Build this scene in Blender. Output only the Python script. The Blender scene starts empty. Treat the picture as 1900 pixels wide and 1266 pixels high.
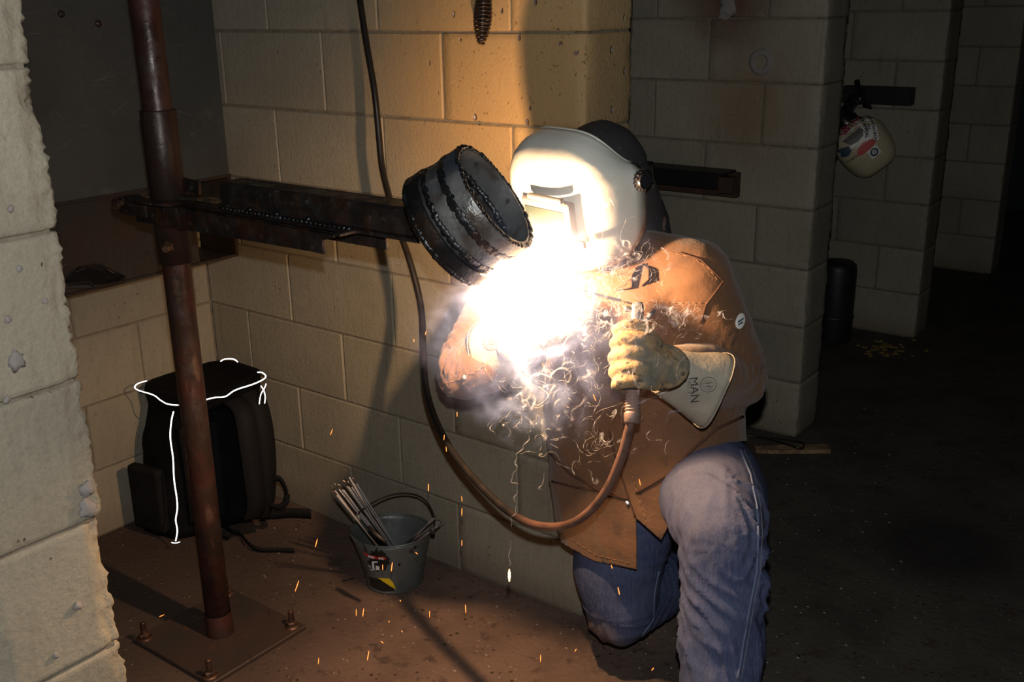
import bpy, bmesh, math, random
from mathutils import Vector, Matrix, noise
from mathutils.bvhtree import BVHTree
random.seed(7)
S = bpy.context.scene
COL = S.collection
V = Vector
# ------------------------------------------------------------------ camera
CAM = V((1.24741, -1.90384, 1.48760))
CR = V((0.79641112, 0.6045534, -0.01563716)); CU = V((-0.17648254, 0.25706612, 0.95014258)); CF = V((-0.57843171, 0.75394443, -0.31142343))
FPX = 1924.185
cd = bpy.data.cameras.new('camera'); cam = bpy.data.objects.new('camera', cd); COL.objects.link(cam)
cd.sensor_fit = 'HORIZONTAL'; cd.sensor_width = 36.0; cd.lens = FPX / 1900 * 36.0; cd.clip_start = .02
cam.matrix_world = Matrix(((CR.x, CU.x, -CF.x, CAM.x), (CR.y, CU.y, -CF.y, CAM.y), (CR.z, CU.z, -CF.z, CAM.z), (0, 0, 0, 1)))
S.camera = cam
# ------------------------------------------------------------------ view, world, lights
S.view_settings.view_transform = 'Standard'; S.view_settings.look = 'None'
S.view_settings.exposure = 0.0; S.view_settings.gamma = 1.0; S.view_settings.use_curve_mapping = False
W = bpy.data.worlds.new('world'); S.world = W; W.use_nodes = True
W.node_tree.nodes['Background'].inputs[0].default_value = (.75, .85, 1, 1); W.node_tree.nodes['Background'].inputs[1].default_value = .0015
S.cycles.volume_step_rate = .6; S.cycles.volume_max_steps = 256; S.cycles.max_bounces = 6; S.cycles.diffuse_bounces = 3
S.cycles.volume_bounces = 0; S.cycles.transparent_max_bounces = 24; S.cycles.sample_clamp_indirect = 3.0; S.cycles.caustics_reflective = False
FLASH_W = 70.0; ARC_W = 60.0
fl = bpy.data.lights.new('camera_flash', 'POINT'); fl.energy = FLASH_W; fl.color = (1, .99, .96); fl.shadow_soft_size = .012
flo = bpy.data.objects.new('camera_flash', fl); COL.objects.link(flo); flo.location = CAM + CU * .10 + CR * .005
ARC = CAM + (CF + CR * (930 - 950) / FPX - CU * (500 - 633) / FPX) * 1.76
al = bpy.data.lights.new('arc_light', 'POINT'); al.energy = ARC_W; al.color = (1, .61, .335); al.shadow_soft_size = .012
alo = bpy.data.objects.new('arc_light', al); COL.objects.link(alo); alo.location = ARC

def P(x, y, t):
    return CAM + (CF + CR * (x - 950) / FPX - CU * (y - 633) / FPX) * t
def ray(x, y):
    return (CF + CR * (x - 950) / FPX - CU * (y - 633) / FPX).normalized()
def PX(x, y, ax, v):
    d = CF + CR * (x - 950) / FPX - CU * (y - 633) / FPX
    return CAM + d * ((v - CAM[ax]) / d[ax])
def proj(p):
    d = p - CAM; t = d.dot(CF)
    return 950 + d.dot(CR) / t * FPX, 633 - d.dot(CU) / t * FPX, t

# ------------------------------------------------------------------ materials
def nd(nt, typ, **kw):
    n = nt.nodes.new(typ)
    for k, v in kw.items(): setattr(n, k, v)
    return n
def mixcol(nt, fac, a, b, mode='MIX'):
    m = nd(nt, 'ShaderNodeMix', data_type='RGBA', blend_type=mode)
    for sock, val in ((m.inputs[0], fac), (m.inputs[6], a), (m.inputs[7], b)):
        if hasattr(val, 'is_linked') or hasattr(val, 'links'): nt.links.new(val, sock)
        elif isinstance(val, (int, float)): sock.default_value = val
        else: sock.default_value = (*val[:3], 1)
    return m.outputs[2]
def math_(nt, op, a, b=0.0, clamp=False):
    m = nd(nt, 'ShaderNodeMath', operation=op, use_clamp=clamp)
    for s_, v_ in ((m.inputs[0], a), (m.inputs[1], b)):
        if isinstance(v_, (int, float)): s_.default_value = v_
        else: nt.links.new(v_, s_)
    return m.outputs[0]
def ramp(nt, src, lo, hi, inv=False):
    m = nd(nt, 'ShaderNodeMapRange'); nt.links.new(src, m.inputs[0])
    m.inputs[1].default_value = lo; m.inputs[2].default_value = hi
    m.inputs[3].default_value = 1 if inv else 0; m.inputs[4].default_value = 0 if inv else 1
    m.interpolation_type = 'SMOOTHSTEP'
    return m.outputs[0]
def coords(nt, world=False, scale=(1, 1, 1)):
    if world: src = nd(nt, 'ShaderNodeNewGeometry').outputs['Position']
    else: src = nd(nt, 'ShaderNodeTexCoord').outputs['Object']
    mp = nd(nt, 'ShaderNodeMapping'); mp.inputs['Scale'].default_value = scale
    nt.links.new(src, mp.inputs[0]); return mp.outputs[0]
def noi(nt, vec, scale, detail=4, rough=.55):
    n = nd(nt, 'ShaderNodeTexNoise'); n.inputs['Scale'].default_value = scale; n.inputs['Detail'].default_value = detail
    n.inputs['Roughness'].default_value = rough; nt.links.new(vec, n.inputs['Vector']); return n.outputs[0]
def blob(nt, pos, c, r0, r1, namp=.08, nscale=14):
    """mask 1 near world point c, fading out between r0 and r1 with a ragged edge"""
    d = nd(nt, 'ShaderNodeVectorMath', operation='DISTANCE'); nt.links.new(pos, d.inputs[0]); d.inputs[1].default_value = c
    n = noi(nt, pos, nscale, 4)
    dd = math_(nt, 'ADD', d.outputs['Value'], math_(nt, 'MULTIPLY', math_(nt, 'SUBTRACT', n, .5), namp))
    return ramp(nt, dd, r0, r1, inv=True)
def mk(name, col, rough=.6, metal=0.0, layers=(), bump=(), world=False, spec=.5, sheen=0, rlayer=None, coat=0):
    m = bpy.data.materials.new(name); m.use_nodes = True; nt = m.node_tree
    b = nt.nodes['Principled BSDF']; c = None
    cur = col
    for (scale, lo, hi, c2, *st) in layers:
        vec = coords(nt, world, st[0] if st else (1, 1, 1))
        cur = mixcol(nt, ramp(nt, noi(nt, vec, scale), lo, hi), cur, c2)
    if hasattr(cur, 'links'): nt.links.new(cur, b.inputs['Base Color'])
    else: b.inputs['Base Color'].default_value = (*cur, 1)
    b.inputs['Roughness'].default_value = rough; b.inputs['Metallic'].default_value = metal
    b.inputs['Specular IOR Level'].default_value = spec
    if sheen: b.inputs['Sheen Weight'].default_value = sheen
    if coat: b.inputs['Coat Weight'].default_value = coat
    if rlayer:
        vec = coords(nt, world); r_ = ramp(nt, noi(nt, vec, rlayer[0]), .35, .65)
        mm = nd(nt, 'ShaderNodeMapRange'); nt.links.new(r_, mm.inputs[0]); mm.inputs[3].default_value = rlayer[1]; mm.inputs[4].default_value = rlayer[2]
        nt.links.new(mm.outputs[0], b.inputs['Roughness'])
    h = None
    for (scale, dist, *st) in bump:
        vec = coords(nt, world, st[0] if st else (1, 1, 1))
        bp = nd(nt, 'ShaderNodeBump'); bp.inputs['Distance'].default_value = dist; bp.inputs['Strength'].default_value = 1
        nt.links.new(noi(nt, vec, scale, 5, .6), bp.inputs['Height'])
        if h: nt.links.new(h, bp.inputs['Normal'])
        h = bp.outputs[0]
    if h: nt.links.new(h, b.inputs['Normal'])
    return m
def emis(name, col, s):
    m = bpy.data.materials.new(name); m.use_nodes = True; nt = m.node_tree
    b = nt.nodes['Principled BSDF']; b.inputs['Base Color'].default_value = (0, 0, 0, 1)
    b.inputs['Emission Color'].default_value = (*col, 1); b.inputs['Emission Strength'].default_value = s
    return m

def block_material(name, base=(.32, .292, .225), dirty=.5):
    m = bpy.data.materials.new(name); m.use_nodes = True; nt = m.node_tree; b = nt.nodes['Principled BSDF']
    pos = coords(nt, True)
    cur = mixcol(nt, ramp(nt, noi(nt, pos, 3.0, 5), .35, .7), base, tuple(c * .80 for c in base))
    cur = mixcol(nt, math_(nt, 'MULTIPLY', ramp(nt, noi(nt, pos, 60, 4), .5, .72), .35), cur, tuple(c * .6 for c in base))
    cur = mixcol(nt, math_(nt, 'MULTIPLY', ramp(nt, noi(nt, pos, 230, 3), .42, .68), .28), cur, tuple(c * .55 for c in base))
    cur = mixcol(nt, math_(nt, 'MULTIPLY', ramp(nt, noi(nt, coords(nt, True, (120, 120, 9)), 1.0, 3), .45, .7), .25), cur, tuple(c * .62 for c in base))
    # drips and scuffs, stretched downwards
    dr = coords(nt, True, (26, 26, 2.6))
    cur = mixcol(nt, math_(nt, 'MULTIPLY', ramp(nt, noi(nt, dr, 1.0, 4), .60, .74), .38 * dirty * 2), cur, (.17, .13, .085))
    # pinholes and dark nicks of the block face
    v = nd(nt, 'ShaderNodeTexVoronoi'); v.inputs['Scale'].default_value = 60; nt.links.new(coords(nt, True, (1, 1, .6)), v.inputs['Vector'])
    vm = math_(nt, 'MULTIPLY', math_(nt, 'MULTIPLY', ramp(nt, v.outputs['Distance'], .06, .14, inv=True), ramp(nt, noi(nt, pos, 9, 3), .56, .64)), .8)
    cur = mixcol(nt, vm, cur, (.09, .065, .045))
    # rust bloom round the hole in the second partition, brown smut at the panel
    rb = blob(nt, pos, (-.36, 1.384, 1.50), .03, .26, .14, 12)
    cur = mixcol(nt, math_(nt, 'MULTIPLY', rb, .85), cur, (.10, .035, .016))
    rb2 = blob(nt, pos, (-.27, 1.384, 1.13), .02, .26, .16, 9)
    cur = mixcol(nt, math_(nt, 'MULTIPLY', rb2, .55), cur, (.20, .10, .035))
    # heat tan near the welding place, arc glow brightened into its colour; spatter chips
    tan_glow = blob(nt, pos, (-.20, 0, 1.40), .15, .62, .12, 6)
    cur = mixcol(nt, math_(nt, 'MULTIPLY', tan_glow, .75), cur, (.50, .31, .12))
    v2 = nd(nt, 'ShaderNodeTexVoronoi'); v2.inputs['Scale'].default_value = 30; nt.links.new(coords(nt, True, (1, 1, .7)), v2.inputs['Vector'])
    near = blob(nt, pos, (-.18, .05, 1.33), .12, .42, .1, 9)
    chip = math_(nt, 'MULTIPLY', ramp(nt, v2.outputs['Distance'], .13, .21, inv=True), math_(nt, 'MULTIPLY', near, ramp(nt, noi(nt, pos, 17, 2), .46, .52)))
    cur = mixcol(nt, chip, cur, (.20, .15, .14))
    cur = mixcol(nt, math_(nt, 'MULTIPLY', chip, ramp(nt, v2.outputs['Distance'], .05, .1, inv=True)), cur, (.62, .56, .56))
    smut = blob(nt, pos, (-.33, 0, 1.25), .0, .25, .2, 8)
    v3 = nd(nt, 'ShaderNodeTexVoronoi'); v3.inputs['Scale'].default_value = 85; wv = nd(nt, 'ShaderNodeTexNoise'); wv.inputs['Scale'].default_value = 50; nt.links.new(pos, wv.inputs['Vector']); wm = nd(nt, 'ShaderNodeVectorMath', operation='MULTIPLY_ADD'); nt.links.new(wv.outputs['Color'], wm.inputs[0]); wm.inputs[1].default_value = (.02, .02, .02); nt.links.new(pos, wm.inputs[2]); nt.links.new(wm.outputs[0], v3.inputs['Vector'])
    cur = mixcol(nt, math_(nt, 'MULTIPLY', math_(nt, 'MULTIPLY', near, math_(nt, 'MULTIPLY', ramp(nt, v3.outputs['Distance'], .10, .30, inv=True), ramp(nt, noi(nt, pos, 31, 3), .48, .60))), .85), cur, (.16, .07, .03))
    # browner towards the floor
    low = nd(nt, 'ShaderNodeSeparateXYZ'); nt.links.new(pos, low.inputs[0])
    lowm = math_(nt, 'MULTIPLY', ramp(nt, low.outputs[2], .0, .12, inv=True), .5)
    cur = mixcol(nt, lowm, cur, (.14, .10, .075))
    oi = nd(nt, 'ShaderNodeObjectInfo'); mr = nd(nt, 'ShaderNodeMapRange'); nt.links.new(oi.outputs['Random'], mr.inputs[0]); mr.inputs[3].default_value = .86; mr.inputs[4].default_value = 1.06
    cb = nd(nt, 'ShaderNodeVectorMath', operation='SCALE'); nt.links.new(cur, cb.inputs[0]); nt.links.new(mr.outputs[0], cb.inputs['Scale'])
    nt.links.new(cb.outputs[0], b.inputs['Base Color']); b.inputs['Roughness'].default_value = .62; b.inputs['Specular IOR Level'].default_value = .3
    b1 = nd(nt, 'ShaderNodeBump'); b1.inputs['Distance'].default_value = .0022; nt.links.new(noi(nt, pos, 110, 6, .65), b1.inputs['Height'])
    b2 = nd(nt, 'ShaderNodeBump'); b2.inputs['Distance'].default_value = .003; b2.inputs['Strength'].default_value = 1; nt.links.new(math_(nt, 'SUBTRACT', 1.0, math_(nt, 'ADD', vm, chip, True)), b2.inputs['Height']); nt.links.new(b1.outputs[0], b2.inputs['Normal'])
    nt.links.new(b2.outputs[0], b.inputs['Normal'])
    return m
M = {}
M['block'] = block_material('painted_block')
M['mortar'] = mk('painted_mortar', (.19, .165, .125), .8, layers=[(30, .4, .7, (.14, .11, .08))], bump=[(120, .003)], world=True)
def floor_material():
    m = bpy.data.materials.new('stained_concrete'); m.use_nodes = True; nt = m.node_tree; b = nt.nodes['Principled BSDF']
    pos = coords(nt, True)
    red = mixcol(nt, ramp(nt, noi(nt, pos, 5, 6), .35, .7), (.165, .108, .086), (.105, .070, .056))
    gry = mixcol(nt, ramp(nt, noi(nt, pos, 4, 6), .35, .7), (.085, .075, .062), (.055, .048, .04))
    sp = nd(nt, 'ShaderNodeSeparateXYZ'); nt.links.new(pos, sp.inputs[0])
    n = noi(nt, pos, 2.5, 3)
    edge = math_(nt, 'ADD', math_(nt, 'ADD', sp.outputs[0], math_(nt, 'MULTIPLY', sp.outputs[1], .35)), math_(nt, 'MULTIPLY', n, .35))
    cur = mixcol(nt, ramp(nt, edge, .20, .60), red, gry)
    dim_left = blob(nt, pos, (-1.05, -.6, 0), .3, .85, .25, 4)  # darker floor at the left: weak arc light put into the colour
    cur = mixcol(nt, math_(nt, 'MULTIPLY', dim_left, .85), cur, (.042, .032, .028))
    v = nd(nt, 'ShaderNodeTexVoronoi'); v.inputs['Scale'].default_value = 42; nt.links.new(pos, v.inputs['Vector'])
    cur = mixcol(nt, math_(nt, 'MULTIPLY', ramp(nt, v.outputs['Distance'], .12, .24, inv=True), ramp(nt, noi(nt, pos, 11, 3), .46, .58)), cur, (.035, .025, .022))
    v2 = nd(nt, 'ShaderNodeTexVoronoi'); v2.inputs['Scale'].default_value = 65; nt.links.new(coords(nt, True, (1, .5, 1)), v2.inputs['Vector'])
    cur = mixcol(nt, math_(nt, 'MULTIPLY', ramp(nt, v2.outputs['Distance'], .05, .12, inv=True), ramp(nt, noi(nt, pos, 23, 3), .44, .55)), cur, (.36, .31, .28))
    cur = mixcol(nt, math_(nt, 'MULTIPLY', ramp(nt, noi(nt, pos, 16, 6, .7), .54, .68), .8), cur, (.050, .034, .030))
    oil = blob(nt, pos, (.62, .90, 0), .08, .30, .35, 4)
    cur = mixcol(nt, math_(nt, 'MULTIPLY', oil, .7), cur, (.016, .015, .02))
    red2 = blob(nt, pos, (1.05, .05, 0), .1, .25, .1, 6)
    cur = mixcol(nt, red2, cur, (.17, .07, .05))
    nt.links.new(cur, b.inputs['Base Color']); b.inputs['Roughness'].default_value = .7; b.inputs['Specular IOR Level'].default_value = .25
    b1 = nd(nt, 'ShaderNodeBump'); b1.inputs['Distance'].default_value = .004; nt.links.new(noi(nt, pos, 55, 6, .65), b1.inputs['Height']); nt.links.new(b1.outputs[0], b.inputs['Normal'])
    return m
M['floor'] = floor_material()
M['panel'] = mk('grey_steel_sheet', (.062, .066, .064), .5, .2, [(3, .4, .7, (.045, .046, .045)), (9, .62, .75, (.10, .10, .094)), (1.3, .55, .72, (.028, .024, .02))], [(40, .0012), (3, .01)], world=True)
M['channel'] = mk('rusty_channel_steel', (.024, .020, .017), .6, .1, [(9, .4, .65, (.034, .018, .011)), (30, .55, .7, (.016, .014, .013))], [(60, .002)], world=True)
M['pole'] = mk('red_oxide_pipe', (.052, .019, .015), .38, .1, [(11, .4, .65, (.030, .018, .015)), (26, .60, .72, (.10, .055, .038), (1, 1, .3)), (60, .66, .72, (.02, .015, .012))], [(45, .0012), (10, .003)], world=True, rlayer=(20, .28, .6))
M['sleeve'] = mk('dark_pipe_sleeve', (.035, .018, .016), .4, .3, [(14, .4, .65, (.035, .024, .02))], [(50, .0012)], world=True)
M['plate'] = mk('brown_base_plate', (.052, .034, .029), .5, .2, [(7, .4, .65, (.04, .034, .032)), (34, .6, .72, (.085, .04, .03))], [(50, .0015)], world=True)
M['bolt'] = mk('rusted_bolt', (.07, .035, .028), .35, .6, [(40, .4, .6, (.15, .09, .06))], [(200, .001)])
M['arm'] = mk('burnt_arm_steel', (.035, .030, .028), .45, .6, [(18, .45, .65, (.07, .035, .022)), (50, .6, .7, (.10, .09, .085))], [(80, .002), (15, .003)], world=True, rlayer=(30, .3, .7))
M['scrap'] = mk('scrap_steel', (.10, .09, .07), .4, .7, [(30, .5, .65, (.32, .20, .07)), (50, .55, .7, (.03, .028, .026))], [(90, .001)])
M['steel'] = mk('heat_tinted_steel', (.20, .21, .21), .36, .55, [(14, .45, .62, (.10, .085, .075)), (9, .5, .7, (.055, .075, .11)), (40, .6, .72, (.05, .04, .035))], [(30, .0015), (120, .0006)], rlayer=(25, .22, .5))
M['scale'] = mk('mill_scale', (.035, .038, .042), .30, .8, [(22, .5, .65, (.075, .055, .045))], [(60, .0025), (25, .003)], rlayer=(30, .18, .5))
M['bead'] = mk('weld_bead', (.055, .058, .062), .22, .9, [(60, .5, .65, (.14, .15, .17))], [(180, .0015), (60, .002)])
M['wire'] = mk('black_rubber_cable', (.014, .012, .012), .33, 0, [(20, .5, .7, (.045, .022, .016))], [(40, .001)])
M['rustrod'] = mk('rusty_wire', (.05, .032, .026), .5, .5)
def cable_material():
    m = mk('cable_dusty', (.014, .012, .012), .36); nt = m.node_tree; b = nt.nodes['Principled BSDF']
    pos = coords(nt, True); sp = nd(nt, 'ShaderNodeSeparateXYZ'); nt.links.new(pos, sp.inputs[0])
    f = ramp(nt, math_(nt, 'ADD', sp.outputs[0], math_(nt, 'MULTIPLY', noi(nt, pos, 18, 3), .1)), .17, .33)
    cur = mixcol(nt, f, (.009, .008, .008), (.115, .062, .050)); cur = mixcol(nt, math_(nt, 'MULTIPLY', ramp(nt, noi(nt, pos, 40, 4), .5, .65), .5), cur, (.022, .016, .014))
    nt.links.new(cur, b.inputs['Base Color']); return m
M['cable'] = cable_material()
M['grip'] = mk('dusty_grey_grip', (.20, .13, .11), .55, 0, [(30, .45, .7, (.10, .065, .055))], [(90, .001)])
M['gripb'] = mk('black_grip', (.03, .028, .028), .5)
M['jaw'] = mk('holder_jaw', (.30, .31, .33), .35, .8, [(40, .45, .65, (.12, .11, .11))], [(60, .001)])
M['rod'] = mk('flux_rod', (.40, .39, .40), .6, 0, [(30, .5, .7, (.28, .26, .26))])
M['rodtip'] = mk('bare_rod_end', (.30, .22, .17), .35, .9)
M['zinc'] = mk('galvanised_steel', (.135, .15, .148), .42, .3, [(7, .4, .65, (.09, .10, .098)), (22, .62, .7, (.04, .035, .03)), (3, .55, .7, (.18, .195, .195))], [(12, .003), (50, .0008)], rlayer=(15, .3, .55))
def jacket_material():
    m = mk('brown_duck_canvas', (.135, .063, .027), .85, 0, [(6, .4, .7, (.10, .048, .022)), (22, .58, .75, (.078, .037, .018))], [(220, .0008), (30, .0022), (9, .006)], sheen=.15)
    return m
M['jacket'] = jacket_material()
M['seam'] = mk('canvas_stitching', (.24, .12, .06), .8)
M['seamd'] = mk('canvas_fold_edge', (.06, .024, .012), .85)
def jeans_material():
    m = bpy.data.materials.new('washed_denim'); m.use_nodes = True; nt = m.node_tree; b = nt.nodes['Principled BSDF']
    pos = coords(nt, True)
    cur = mixcol(nt, ramp(nt, noi(nt, pos, 7, 5), .35, .65), (.038, .052, .115), (.064, .080, .155))
    cur = mixcol(nt, math_(nt, 'MULTIPLY', ramp(nt, noi(nt, coords(nt, True, (1, 1, .15)), 220, 2), .4, .6), .40), cur, (.10, .115, .20))
    th = blob(nt, pos, (.47, -.30, .63), .05, .19, .06, 12)  # paler knee top: arc highlight put into the denim colour
    cur = mixcol(nt, math_(nt, 'MULTIPLY', th, .5), cur, (.10, .098, .135))
    dk = blob(nt, pos, (.17, -.19, .13), .02, .09, .06, 14)
    cur = mixcol(nt, math_(nt, 'MULTIPLY', dk, .7), cur, (.13, .085, .06))
    nt.links.new(cur, b.inputs['Base Color']); b.inputs['Roughness'].default_value = .85; b.inputs['Specular IOR Level'].default_value = .2
    h = None
    for s_, d_ in ((260, .0006), (26, .002)):
        bp = nd(nt, 'ShaderNodeBump'); bp.inputs['Distance'].default_value = d_; nt.links.new(noi(nt, pos, s_, 4), bp.inputs['Height'])
        if h: nt.links.new(h, bp.inputs['Normal'])
        h = bp.outputs[0]
    nt.links.new(h, b.inputs['Normal']); return m
M['jeans'] = jeans_material()
M['jseam'] = mk('denim_seam', (.10, .13, .21), .85)
M['jthread'] = mk('denim_thread', (.13, .13, .16), .8)
def glove_material():
    m = mk('grey_split_leather', (.33, .30, .245), .85, 0, [(14, .4, .7, (.25, .225, .185))], [(160, .0008), (25, .002)]); return m
M['leather'] = glove_material()
M['palm'] = mk('yellow_worn_leather', (.30, .215, .115), .85, 0, [(28, .42, .60, (.20, .13, .06)), (60, .58, .66, (.05, .04, .03)), (13, .48, .6, (.13, .12, .095))], [(60, .003), (160, .001)])
M['piping'] = mk('white_leather_welt', (.50, .47, .42), .6)
M['ink'] = mk('black_ink', (.03, .028, .025), .8)
M['inkg'] = mk('faded_ink', (.10, .09, .08), .8)
M['hood'] = mk('white_fibre_hood', (.60, .61, .56), .32, 0, [(9, .5, .75, (.52, .52, .47))], [(14, .001)])
M['hood2'] = mk('cream_fibre_hood', (.50, .44, .30), .35, 0, [(9, .5, .75, (.38, .33, .22))], [(14, .001)])
M['black'] = mk('black_plastic', (.014, .014, .017), .28)
M['lens'] = mk('dark_lens', (.02, .03, .02), .08, 0, spec=.8)
M['lensframe'] = mk('grey_lens_housing', (.13, .12, .115), .5)
M['cap'] = mk('black_cap_cloth', (.022, .020, .022), .8, 0, [(30, .6, .7, (.16, .10, .085))], [(90, .001), (20, .003)])
M['skin'] = mk('skin', (.35, .19, .13), .6)
M['boot'] = mk('brown_boot_leather', (.06, .035, .02), .5)
M['cloth'] = mk('black_nylon', (.004, .004, .005), .75, 0, [(12, .4, .7, (.007, .007, .008))], [(30, .004), (250, .0006)], spec=.08)
M['cloth2'] = mk('black_nylon_panel', (.008, .008, .009), .7, 0, [(12, .4, .7, (.011, .011, .012))], [(30, .004), (250, .0006)], spec=.12)
M['web'] = mk('black_webbing', (.009, .009, .010), .75, bump=[(300, .0006)], spec=.12)
def retro(name):
    # retroreflective tape: returns the lamp's light towards the lamp, so its mirror normal is the incoming direction
    m = bpy.data.materials.new(name); m.use_nodes = True; nt = m.node_tree; nt.nodes.clear()
    g = nd(nt, 'ShaderNodeBsdfAnisotropic' if hasattr(bpy.types, 'ShaderNodeBsdfAnisotropic') else 'ShaderNodeBsdfGlossy'); g.inputs['Color'].default_value = (.75, .78, .82, 1); g.inputs['Roughness'].default_value = .32
    ge = nd(nt, 'ShaderNodeNewGeometry'); nt.links.new(ge.outputs['Incoming'], g.inputs['Normal'])
    o = nd(nt, 'ShaderNodeOutputMaterial'); nt.links.new(g.outputs[0], o.inputs[0]); return m
M['retro'] = retro('retroreflective_piping')
M['wood'] = mk('split_wood', (.30, .20, .10), .7, 0, [(20, .4, .6, (.17, .10, .055), (1, 1, 1)), (60, .6, .7, (.05, .03, .02))], [(60, .002)])
M['drum'] = mk('black_drum', (.012, .012, .013), .5)
M['bracket'] = mk('black_bracket_steel', (.014, .012, .012), .5, .3)
M['bracketr'] = mk('rusty_bracket_steel', (.050, .028, .020), .6, .2, [(20, .5, .6, (.08, .035, .02))])
M['yellow'] = mk('yellow_sticker', (.75, .55, .02), .4)
M['stblack'] = mk('black_sticker', (.012, .012, .012), .4)
M['stwhite'] = mk('white_sticker', (.80, .80, .78), .45)
M['stgrey'] = mk('grey_sticker', (.30, .30, .30), .45)
M['stred'] = mk('red_sticker', (.55, .035, .025), .45)
M['stpink'] = mk('crimson_print', (.42, .02, .08), .45)
M['stblue'] = mk('slate_print', (.05, .08, .12), .45)
M['concrete'] = mk('bare_concrete', (.22, .20, .19), .8, bump=[(50, .004)])
M['snap'] = mk('pewter_snap', (.55, .55, .55), .3, .9)
M['spark'] = emis('hot_spark', (1, .24, .045), 2.6)
M['sparkw'] = emis('white_hot_spark', (1, .50, .16), 9)
M['arc'] = emis('arc_flame', (1, .85, .65), 250)

# ------------------------------------------------------------------ mesh helpers
def link(o, parent=None):
    COL.objects.link(o)
    if parent is not None: o.parent = parent
    return o
def from_bm(name, bm, mat, parent=None, smooth=True, keep=False):
    me = bpy.data.meshes.new(name)
    bmesh.ops.recalc_face_normals(bm, faces=bm.faces)
    bm.to_mesh(me); bm.free()
    if mat is not None: me.materials.append(mat)
    if smooth:
        me.polygons.foreach_set('use_smooth', [True] * len(me.polygons))
    o = bpy.data.objects.new(name, me); link(o)
    if parent is not None:
        o.parent = parent; o.matrix_parent_inverse = Matrix.Translation(parent.location).inverted()
    return o
def tag(o, label=None, cat=None, group=None, kind=None):
    if label: o['label'] = label
    if cat: o['category'] = cat
    if group: o['group'] = group
    if kind: o['kind'] = kind
    return o
def empty(name, loc, label=None, cat=None, group=None):
    o = bpy.data.objects.new(name, None); link(o); o.location = loc; o.empty_display_size = .05
    return tag(o, label, cat, group)
def box(bm, c, size, ax=None, bev=0.0, seg=1):
    """box at centre c; ax = three axis vectors"""
    X, Y, Z = ax if ax else (V((1, 0, 0)), V((0, 1, 0)), V((0, 0, 1)))
    b = bmesh.new(); bmesh.ops.create_cube(b, size=1)
    for v in b.verts:
        v.co = V((v.co.x * size[0], v.co.y * size[1], v.co.z * size[2]))
    if bev: bmesh.ops.bevel(b, geom=list(b.edges), offset=bev, segments=seg, affect='EDGES', profile=.7)
    me = bpy.data.meshes.new('t'); 
    for v in b.verts: v.co = V(c) + X * v.co.x + Y * v.co.y + Z * v.co.z
    b.to_mesh(me); b.free(); bm.from_mesh(me); bpy.data.meshes.remove(me)
    return bm
def catmull(pts, n=6):
    out = []; m = len(pts)
    for i in range(m - 1):
        p0 = pts[max(i - 1, 0)]; p1 = pts[i]; p2 = pts[i + 1]; p3 = pts[min(i + 2, m - 1)]
        for k in range(n):
            t = k / n
            out.append(.5 * ((2 * p1) + (-p0 + p2) * t + (2 * p0 - 5 * p1 + 4 * p2 - p3) * t * t + (-p0 + 3 * p1 - 3 * p2 + p3) * t ** 3))
    out.append(pts[-1].copy() if hasattr(pts[-1], 'copy') else pts[-1]); return out
def interp(vals, n):
    """same resampling for scalars (n steps per span)"""
    out = []
    for i in range(len(vals) - 1):
        for k in range(n):
            t = k / n; out.append(vals[i] * (1 - t) + vals[i + 1] * t)
    out.append(vals[-1]); return out
def tube(bm, pts, rad, n=12, cap=True, up=None, flat=1.0, dome=False):
    """swept tube; rad scalar or list; flat squashes along the second axis"""
    pts = [V(p) for p in pts]; m = len(pts)
    if not isinstance(rad, (list, tuple)): rad = [rad] * m
    if dome:
        t0 = (pts[0] - pts[1]).normalized(); t1 = (pts[-1] - pts[-2]).normalized(); r0 = rad[0]; r1 = rad[-1]
        pre = [(pts[0] + t0 * r0 * math.sin(a), r0 * math.cos(a)) for a in (1.35, .9, .45)]
        post = [(pts[-1] + t1 * r1 * math.sin(a), r1 * math.cos(a)) for a in (.45, .9, 1.35)]
        pts = [p for p, _ in pre] + pts + [p for p, _ in post]; rad = [r for _, r in pre] + list(rad) + [r for _, r in post]; m = len(pts)
    tan = []
    for i in range(m):
        a = pts[max(i - 1, 0)]; b = pts[min(i + 1, m - 1)]; d = b - a
        tan.append(d.normalized() if d.length > 1e-9 else V((0, 0, 1)))
    u = V(up) if up is not None else (V((0, 0, 1)) if abs(tan[0].z) < .9 else V((1, 0, 0)))
    rings = []
    for i in range(m):
        u = (u - tan[i] * u.dot(tan[i]))
        u = u.normalized() if u.length > 1e-6 else tan[i].orthogonal().normalized()
        w = tan[i].cross(u)
        fl_ = flat[i] if isinstance(flat, (list, tuple)) else flat
        rings.append([bm.verts.new(pts[i] + u * (rad[i] * fl_ * math.cos(2 * math.pi * k / n)) + w * (rad[i] * math.sin(2 * math.pi * k / n))) for k in range(n)])
    for i in range(m - 1):
        for k in range(n):
            bm.faces.new((rings[i][k], rings[i][(k + 1) % n], rings[i + 1][(k + 1) % n], rings[i + 1][k]))
    if cap:
        bm.faces.new(rings[0][::-1]); bm.faces.new(rings[-1])
    return rings
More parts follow.
